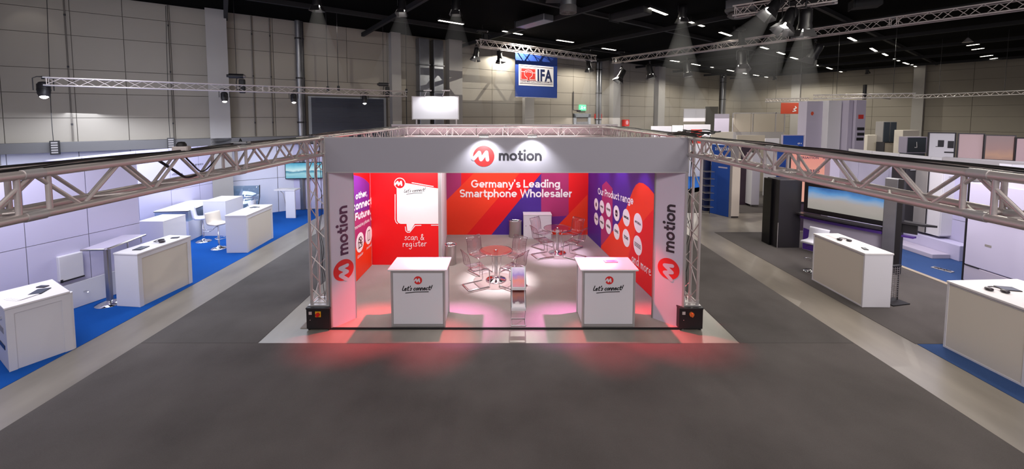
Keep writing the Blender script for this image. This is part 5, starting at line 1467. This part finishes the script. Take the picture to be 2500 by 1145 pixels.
obj('cable', MB().cyl((0, 0, 0), (0, 0, 1.4), .02, 6), M['rubber'], t); obj('plug', MB().bbox(-.03, -.03, -.1, .03, .03, .0, .008), M['rubber'], t)


# ------------------------------------------------------------------ spotlights
BEAMS = []


def lantern(label, p, aim, sc=1.0, power=0, ang=26, doors=True, glow=True, col=(1, .95, .9), style='spot', group=None, hang=.25):
    p = Vector(p); d = (Vector(aim) - p).normalized()
    q = d.to_track_quat('-Z', 'Y').to_matrix().to_4x4()
    t = thing('stage_spotlight', label, 'spotlight', mw=Matrix.Translation(p) @ q, group=group)
    if style == 'par':
        obj('housing', MB().lathe([(.03, .22), (.10, .2), (.12, .12), (.12, -.06), (.11, -.10)], 20, cap=False).lathe([(.128, .0), (.128, .02)], 20, cap=False), M['black'], t)
        obj('lens_ring', MB().lathe([(.11, -.10), (.095, -.13), (.095, -.17), (.08, -.17)], 20, cap=False), M['darkgrey'], t)
        obj('lens', MB().lathe([(0, -.215), (.05, -.20), (.082, -.168), (0, -.160)], 20), M['glow'] if glow else M['slate'], t)
        for k in range(5): obj('cooling_fin', MB().lathe([(.121, .03 + k * .03), (.127, .035 + k * .03), (.121, .04 + k * .03)], 18), M['darkgrey'], t)
    else:
        obj('housing', MB().lathe([(.05, .30), (.12, .27), (.14, .15), (.14, -.05), (.16, -.12), (.16, -.2)], 20, cap=False), M['black'], t)
        obj('lens', MB().lathe([(0, -.25), (.07, -.235), (.125, -.195), (0, -.185)], 20), M['glow'] if glow else M['slate'], t)
        if doors:
            for k in range(4):
                a = k * PI / 2; mb = MB().add([(-.13, .14, -.2), (.13, .14, -.2), (.17, .22, -.38), (-.17, .22, -.38), (-.13, .147, -.2), (.13, .147, -.2), (.17, .227, -.38), (-.17, .227, -.38)], [(0, 3, 2, 1), (4, 5, 6, 7), (0, 1, 5, 4), (1, 2, 6, 5), (2, 3, 7, 6), (3, 0, 4, 7)])
                mb.v = [(x * math.cos(a) - y * math.sin(a), x * math.sin(a) + y * math.cos(a), z) for x, y, z in mb.v]
                obj('barn_door', mb, M['darkgrey'], t)
    for ch in t.children: ch.scale = (sc, sc, sc)
    up = q.inverted() @ Vector((0, 0, 1)); up = (up - Vector((1, 0, 0)) * up.x).normalized(); hh = (.2 + hang) * sc
    obj('yoke', MB().tube([(-.17 * sc, 0, 0), Vector((-.17 * sc, 0, 0)) + up * .3 * sc, Vector((-.1 * sc, 0, 0)) + up * .34 * sc, Vector((.1 * sc, 0, 0)) + up * .34 * sc, Vector((.17 * sc, 0, 0)) + up * .3 * sc, (.17 * sc, 0, 0)], .012 * sc, 6), M['black'], t)
    obj('clamp', MB().cyl(up * .33 * sc, up * hh, .02 * sc, 8).cyl(up * hh - Vector((.03, 0, 0)), up * hh + Vector((.03, 0, 0)), .04 * sc, 10), M['black'], t)
    if power >= 300 and ang < 60: BEAMS.append((p + d * .24 * sc, d, ang, sc, label))
    if power: spot('stage_light', p + d * .22 * sc, p + d * 5, power, col, ang, .7, .06)
    return t


def wallpt(s, z, off=.05): return WL(s, off, z)


g = 'black spotlights on the left truss'
def below(p, dx=0, dy=0, dz=-3): return Vector(p) + Vector((dx, dy, dz))
for px, py, Y, lab, sc in ((107, 221, 10.4, 'black spotlight at the left end of the left truss', 1.05), (548, 238, 13.3, 'black spotlight under the left truss beside the grey column', .85), (717, 241, 14.5, 'black spotlight under the left truss left of the rolling gate', .85), (890, 244, 15.6, 'black spotlight under the left truss before the rolling gate', .85)):
    p = AT(px, py, Y); lantern(lab, p, below(p, -p.x * .06, -.7), sc, 60 if px > 600 else 25, 40, style='par', group=g, hang=.12)
g = 'barn-door spotlights on the banner truss'
for px, py, Y, lab, ax in ((1163, 130, 16.9, 'barn-door spotlight at the left end of the banner truss', -.7), (1220, 136, 17.6, 'barn-door spotlight just left of the blue banner', .5), (1437, 160, 21.1, 'barn-door spotlight at the right end of the banner truss', .3)):
    p = AT(px, py, Y); lantern(lab, p, below(p, ax, -.5, -4), .85, 900, 30, group=g, hang=.2)
g = 'large barn-door spotlights on the long right truss'
for px, py, Y, lab, ax, ay, pw in ((1517, 183, 22.2, 'barn-door spotlight at the far end of the long right truss, tilted left', -1.7, -.4, 1000), (1586, 172, 21.0, 'second barn-door spotlight from the far end of the long right truss', .6, -.4, 1000), (1677, 166, 19.5, 'third barn-door spotlight from the far end of the long right truss', .5, -.3, 800), (1812, 146, 17.3, 'bright spotlight in the middle of the long right truss', -.2, -.6, 1200), (1990, 128, 15.2, 'unlit spotlight pointing away on the long right truss', -1.0, 1.2, 0)):
    p = AT(px, py, Y); lantern(lab, p, below(p, ax, ay, -3), 1.15 if px != 1812 else 1.3, pw, 30, group=g, hang=.2, glow=pw > 0)
g = 'large spotlights at the top edge'
for px, py, Y, lab, ax, ay in ((1893, 12, 11.3, 'leftmost large spotlight at the top edge aimed down to the left', -2.6, 0), (1925, 46, 11.0, 'middle large spotlight at the top edge with bright barn door', -1.8, -.5), (1966, 52, 11.0, 'rightmost large spotlight at the top edge aimed straight down', 0, .3)):
    p = AT(px, py, Y); lantern(lab, p, below(p, ax, ay, -3), 1.1, 700, 26, group=g, hang=.3)
p = AT(981, 14, 12.0); lantern('glowing barn-door spotlight above the centre of the left wall', p, below(p, 0, -.6, -3), .75, 500, 34, hang=.4)
# lamps above the frame whose beams reach into view
for px, Y, pw in ((772, 12.5, 700), (1112, 13.0, 900), (1668, 14.0, 1100)):
    p = AT(px, -40, Y); p.z = min(p.z, 7.5)
    lantern('spotlight hung just above the picture at the ceiling, %s' % {772: 'left', 1112: 'centre', 1668: 'right'}[px], p, below(p, 0, 0.2, -4), .9, pw, 30)
# pools of light on the right hall wall
for s_, z_ in ((3.5, 6.9), (9.9, 7.0)):
    p = WR(s_, 1.6, 7.45); lantern('small wall-washing spotlight before the right hall wall, %s' % ('farther' if s_ < 5 else 'nearer'), p, WR(s_, .2, 4.5), .7, 260, 74)
p = WL(7.5, 1.8, 7.4); lantern('small wall-washing spotlight near the far hall corner', p, WL(7.5, .2, 4.5), .7, 200, 74)
p = WL(47.3, 1.2, 7.45); lantern('small wall-washing spotlight high at the left edge', p, WL(47.3, .1, 6.5), .6, 28, 60)

# ------------------------------------------------------------------ ceiling lamps, ducts
def strip(label, x0, y0, x1, y1, grp, z=7.52):
    a_ = FL(x0, y0, z); b_ = FL(x1, y1, z)
    U = b_ - a_
    t = thing('ceiling_strip_lamp', label, 'ceiling lamp', a_, math.atan2(U.y, U.x), grp); L = min(U.length, 2.4)
    obj('housing', MB().box(0, -.07, .012, L, .07, .09), M['beam'], t); obj('tube', MB().box(.02, -.055, 0, L - .02, .055, .012), M['glow2'], t)
    for x in (.1, L - .1): obj('hanger', MB().cyl((x, 0, .09), (x, 0, CH - z), .006, 5), M['beam'], t)


rowA = [(1070, 50, 1132, 60), (1227, 76, 1275, 85), (1359, 98, 1400, 104), (1470, 118, 1503, 123), (1637, 148, 1658, 151), (1689, 156, 1709, 160), (1736, 164, 1753, 167), (1776, 171, 1791, 174), (1807, 177, 1822, 180), (1840, 183, 1852, 185), (1864, 187, 1874, 189)]
rowB = [(1583, 20, 1628, 37), (1684, 54, 1718, 65), (1757, 79, 1785, 88), (1858, 115, 1875, 120), (1897, 127, 1915, 133), (1931, 140, 1948, 145), (1964, 149, 1978, 153), (1987, 157, 1999, 161), (2019, 165, 2031, 169), (2045, 173, 2055, 176)]
rowC = [(2072, 92, 2093, 102), (2126, 118, 2140, 126), (2156, 131, 2166, 136), (2183, 144, 2195, 149), (2206, 153, 2218, 157), (2226, 158, 2236, 163)]
rowD = [(2360, 112, 2391, 108), (2373, 122, 2402, 118), (2382, 131, 2414, 127), (2394, 139, 2423, 135), (2414, 145, 2434, 142)]
for nm, row in (('left', rowA), ('middle', rowB), ('right', rowC), ('cross', rowD)):
    n = len(row)
    for i, r in enumerate(row):
        place = 'nearest lamp' if i == 0 else 'farthest lamp' if i == n - 1 else ['', 'second', 'third', 'fourth', 'fifth', 'sixth', 'seventh', 'eighth', 'ninth', 'tenth'][i] + ' lamp from the near end'
        strip('glowing ceiling strip lamp, %s of the %s row' % (place, {'left': 'leftmost', 'middle': 'middle', 'right': 'right', 'cross': 'crosswise'}[nm]), *r, 'strip lamps of the %s row' % nm)
p = FL(2363, 95, 7.4); t = thing('pendant_lamp', 'small bell-shaped pendant lamp before the crosswise lamps', 'ceiling lamp', (p.x, p.y, 7.25))
obj('shade', MB().lathe([(.18, 0), (.1, .1), (.03, .2)], 18), M['alu2'], t); obj('bulb', MB().lathe([(0, .0), (.12, .01), (.1, .05)], 14), M['glow'], t); obj('cord', MB().cyl((0, 0, .2), (0, 0, .5), .01, 5), M['black'], t)

p = AT(1387, 32, 12.2)
t = thing('round_air_diffuser', 'round grey air diffuser hanging from the ceiling near the top edge', 'air diffuser', (p.x, p.y, p.z), 0)
obj('duct', MB().lathe([(.24, .1), (.24, CH - p.z - .001)], 28), M['duct'], t); obj('collar', MB().lathe([(.26, 0), (.26, .2), (.235, .22)], 28), M['ledge'], t)
obj('grille', MB().lathe([(0, .01), (.25, .0), (.25, .02)], 28), M['greywall'], t)
for k in range(14):
    a = k * 2 * PI / 14; obj('vane', MB().box(-.008, .06, -.008, .008, .22, .0), M['charc'], t).matrix_basis = Matrix.Rotation(a, 4, 'Z')
obj('side_duct', MB().box(-.6, .3, .55, 0.0, .9, .75), M['beam'], t)
p = AT(1808, 42, 13.5)
t = thing('square_air_outlet', 'pale square air outlet with round plate near the top edge', 'air diffuser', (p.x, p.y, p.z), .9)
obj('plenum', MB().bbox(-.4, -.4, .25, .4, .4, .75, .02), M['duct'], t); obj('collar', MB().bbox(-.42, -.42, .15, .42, .42, .25, .02), M['ledge'], t)
obj('round_plate', MB().lathe([(0, -.03), (.3, -.01), (.4, .06), (.38, .12)], 28), M['ledge'], t); obj('neck', MB().lathe([(.2, .1), (.2, CH - p.z - .001)], 16), M['darkgrey'], t)
for i, (px, py, px2, py2, lab) in enumerate(((1270, 60, 1340, 40, 'flat grey air duct left of the round air diffuser'), (1500, 42, 1582, 22, 'dull duct piece between strip lamps'), (2080, 10, 2150, 3, 'dull ceiling duct at the top right'))):
    a_ = FL(px, py, 7.5); b_ = FL(px2, py2, 7.5); U = b_ - a_
    t = thing('ceiling_duct', lab, 'duct', a_, math.atan2(U.y, U.x))
    obj('duct', MB().bbox(0, -.25, -.15, U.length, .25, .08, .02), M['duct'] if i == 0 else M['beam'], t); obj('flange', MB().box(-.03, -.28, -.18, 0, .28, .1), M['beam'], t)

# vertical ducts, pipes on the left hall wall
for s, lab in ((34.75, 'left vertical zinc ventilation duct on the hall wall'), (34.0, 'right vertical zinc ventilation duct on the hall wall')):
    P = WL(s, .32, 0); t = thing('wall_duct', lab, 'duct', P, math.atan2(DL.y, DL.x), 'vertical zinc ducts')
    for j in range(6): obj('duct_section', MB().bbox(-.26, -.22, .02 + j * 1.27, .26, .22, 1.25 + j * 1.27, .02), M['duct'], t)
    for j in range(1, 6): obj('flange', MB().box(-.29, -.25, -.005 + j * 1.27, .29, .25, .02 + j * 1.27), M['duct'], t)
for s, r, m_, lab in ((39.98, .07, 'charc', 'dark pipe left of the rolling gate'), (40.12, .11, 'duct', 'grey downpipe left of the rolling gate'), (21.9, .10, 'duct', 'grey double pipe right of the exit door'), (21.6, .10, 'duct', 'thick grey pipe right of the exit door'), (4.4, .16, 'duct', 'thick grey pipe near the far hall corner'), (4.0, .16, 'ledge', 'pale pipe near the far hall corner'),
                        (46.6, .018, 'joint', 'thin dark conduit near the left edge of the hall wall'), (44.15, .014, 'joint', 'thin dark conduit left of the grey column'), (41.7, .02, 'joint', 'thin dark conduit right of the grey column'), (41.1, .018, 'joint', 'second thin conduit right of the grey column')):
    P = WL(s, .06 + r, 0); t = thing('wall_pipe', lab, 'pipe', P)
    z0_ = 3.1 if s > 40.5 else .01
    obj('pipe', MB().cyl((0, 0, z0_), (0, 0, CH - .01), r, 14), M[m_], t)
    for z in (3.6, 5.4, 7.0): obj('bracket', MB().cyl((0, 0, z), (0, 0, z + .06), r * 1.15 + .004, 14), M['darkgrey'], t)

# lit white board with two arm lamps behind the booth
t, pl, L, zt, zb_ = slab('white_sign_board', 'blank white sign board lit by two arm lamps behind the booth', 'sign', 1007, 1118, 237, 290, 15.0, 'signboard', frame='alu2')
for x in (L * .27, L * .66):
    la_ = obj('lamp_arm', MB().tube([(x, -.01, zt), (x + .02, -.08, zt + .05), (x + .15, -.42, zt + .22)], .012, 6), M['alu2'], t); obj('lamp_head', MB().bbox(x + .06, -.52, zt + .2, x + .34, -.40, zt + .24, .006), M['alu2'], t)
    P = WM[t.name] @ Vector((x + .2, -.46, zt + .18)); spot('sign_light', P, P + Vector((0, .42, -.75)), 24, (.95, .95, 1), 120, .5, .04)
for x in (.1, L - .1): obj('post', MB().box(x, .06, 0.0, x + .05, .11, zb_ + .2), M['alu2'], t)

# blue hanging banner with the IFA sign
bA = AT(1258, 180, 18.25)
dB = -DL
pl = Plane((bA.x, bA.y, 0), dB)
u0, v0 = pl.px(1258, 128); u1, v1 = pl.px(1360, 241); vt = 6.80; vb = (pl.px(1258, 236)[1] + pl.px(1360, 241)[1]) / 2
t = thing('hanging_banner', 'blue hanging banner with white IFA sign', 'banner', (bA.x, bA.y, 0), math.atan2(dB.y, dB.x))
obj('cloth', MB().box(0, 0, vb, u1, .02, vt), M['blueb'], t); obj('top_bar', MB().cyl((-.03, .01, vt), (u1 + .03, .01, vt), .02, 8), M['alu2'], t); obj('bottom_bar', MB().cyl((-.0, .01, vb), (u1, .01, vb), .02, 8), M['alu2'], t)
g_ = lambda x, y: pl.px(1250 + x / 8.81, 120 + y / 8.81)
def quad(mb, a, b, c, d, h): pr_poly(mb, pl, [g_(*a), g_(*b), g_(*c), g_(*d)], h)
mb = MB(); quad(mb, (142, 775), (890, 810), (890, 385), (142, 318), .006); sgn = obj('sign_plate', mb, M['white_print'], t, world=True)
mb = MB(); quad(mb, (175, 662), (512, 680), (512, 418), (175, 392), .010); obj('emblem', mb, M['flagred'], sgn, world=True)
kk = g_(100, 0)[0] - g_(0, 0)[0]
mb = MB()
for ln in ([(190, 650), (190, 405), (500, 430), (500, 660), (380, 655), (380, 610), (420, 590), (440, 540), (435, 500), (410, 465), (350, 450), (300, 455), (270, 480), (262, 540), (280, 580), (320, 610), (325, 655), (190, 645)], [(195, 480), (265, 485)], [(440, 512), (500, 515)], [(300, 510), (305, 485), (400, 495), (410, 520)]):
    pr_rib(mb, pl, [g_(*p) for p in ln], .07 * kk, .014)
obj('emblem_lines', mb, M['white_print'], sgn, world=True)
mb = MB(); pr_text(mb, pl, 'IFA', g_(545, 678), g_(862, 694), .035, .010, 1.18); obj('lettering', mb, M['navy'], sgn, world=True)
mb = MB(); pr_text(mb, pl, 'CONSUMER ELECTRONICS UNLIMITED', g_(175, 708), g_(870, 738), .01, .010); pr_rib(mb, pl, [g_(165, 728), g_(870, 765)], .02, .010); obj('lettering', mb, M['plum'], sgn, world=True)
mb = MB(); pr_rib(mb, pl, [g_(158, 352), g_(870, 415)], .02, .010); obj('line', mb, M['plum'], sgn, world=True)

# signs and small things on the hall wall
def wsign(name, label, cat, s, z0, z1, wd, m, depth=.08):
    P = WL(s, .05, 0); t = thing(name, label, cat, P, math.atan2(-DL.y, -DL.x))
    obj('board', MB().bbox(-wd / 2, -depth, z0, wd / 2, 0, z1, .01), M[m], t)
    return t, Plane(P + NL * depth, -DL)


def sOf(px):
    d = ray(px, 280); u = d.x / d.y
    return (C0.x - u * C0.y) / (-DL.x - u * -DL.y)


s_ = sOf(1419); Y_ = WL(s_, 0).y
t, p_ = wsign('exit_sign', 'green illuminated emergency exit sign above the exit door', 'sign', s_, AT(1419, 270, Y_).z, AT(1419, 256, Y_).z, .62, 'green', .10)
zc = (AT(1419, 263, Y_).z)
mb = MB()
for ln in ([(-.2, -.08), (-.1, .0), (-.14, .09), (-.06, .07)], [(-.1, 0), (-.03, -.09)], [(.03, 0), (.22, 0)], [(.15, .06), (.22, 0), (.15, -.06)]):
    pr_rib(mb, p_, [(a, zc + b) for a, b in ln], .035, .006)
obj('pictogram', mb, M['whiteglow'], t, world=True)
s_ = sOf(1458); t, p_ = wsign('fire_sign', 'red rectangular sign right of the exit door', 'sign', s_, AT(1458, 289, WL(s_, 0).y).z, AT(1458, 278, WL(s_, 0).y).z, .72, 'flagred')
zc = AT(1458, 284, WL(s_, 0).y).z
mb = MB(); pr_text(mb, p_, 'NOTAUSGANG', (-.28, zc - .03), (.28, zc - .03), .01, .006); obj('lettering', mb, M['paper'], t, world=True)
s_ = sOf(1523); t, p_ = wsign('fire_cabinet', 'red fire alarm cabinet with white symbol on the hall wall', 'cabinet', s_, AT(1523, 308, WL(s_, 0).y).z, AT(1523, 292, WL(s_, 0).y).z, .55, 'flagred', .25)
zc = AT(1523, 299, WL(s_, 0).y).z
mb = MB(); pr_poly(mb, p_, [(.16 * math.cos(k * PI / 6), zc + .16 * math.sin(k * PI / 6)) for k in range(12)], .006); obj('symbol', mb, M['paper'], t, world=True)
s_ = sOf(1396); P = WL(s_, .12, 0)
zc = AT(1396, 250, P.y).z
t = thing('wall_conduit', 'thin dark conduit with a small box above the exit door', 'conduit', P)
obj('conduit', MB().tube([(0, 0, zc + .7), (0, 0, zc - .5), (.25, -.15, zc - .55)], .03, 6), M['charc'], t); obj('box', MB().bbox(.2, -.25, zc - .62, .45, -.1, zc - .48, .02), M['charc'], t)
# mast with cable on the tall tower
p = AT(2110, 243, 16.6); t = thing('mast', 'short dark mast standing up over the tall white tower', 'mast', p)
obj('mast', MB().bbox(-.05, -.05, 0, .05, .05, .62, .01), M['black'], t); obj('wire', MB().tube([(0, 0, .12), (.5, 0, .08), (1.1, 0, .02)], .012, 5), M['black'], t)

# ------------------------------------------------------------------ haze cones shaped like the beams, fading along their length
hz = bpy.data.materials.new('haze'); hz.use_nodes = True; nt = hz.node_tree
for n in list(nt.nodes): nt.nodes.remove(n)
vo = nt.nodes.new('ShaderNodeVolumeScatter'); vo.inputs['Color'].default_value = (.9, .9, .9, 1)
tc = nt.nodes.new('ShaderNodeTexCoord'); sp = nt.nodes.new('ShaderNodeSeparateXYZ'); mr = nt.nodes.new('ShaderNodeMapRange')
nt.links.new(tc.outputs['Object'], sp.inputs[0]); nt.links.new(sp.outputs[2], mr.inputs[0])
mr.interpolation_type = 'SMOOTHSTEP'
mr.inputs[1].default_value = -2.7; mr.inputs[2].default_value = -.1; mr.inputs[3].default_value = 0.0; mr.inputs[4].default_value = .32
nt.links.new(mr.outputs[0], vo.inputs['Density'])
oo = nt.nodes.new('ShaderNodeOutputMaterial'); nt.links.new(vo.outputs[0], oo.inputs['Volume'])
for (p, d, ang, sc, lab) in BEAMS:
    q = d.to_track_quat('-Z', 'Y').to_matrix().to_4x4(); L = 3.2; ra = .12 * sc; rb = ra + L * math.tan(math.radians(ang / 2)) * 1.1
    o = obj('beam_shaped_haze', MB().lathe([(0, -L - 1.3), (rb * .5, -L - 1.0), (rb * .85, -L - .5), (rb, -L), (ra, 0)], 24), hz)
    o.matrix_basis = Matrix.Translation(p) @ q
    tag(o, 'beam-shaped haze cone of the ' + ' '.join(lab.split(',')[0].split()[:10]), 'haze', 'beam-shaped haze cones', 'stuff')
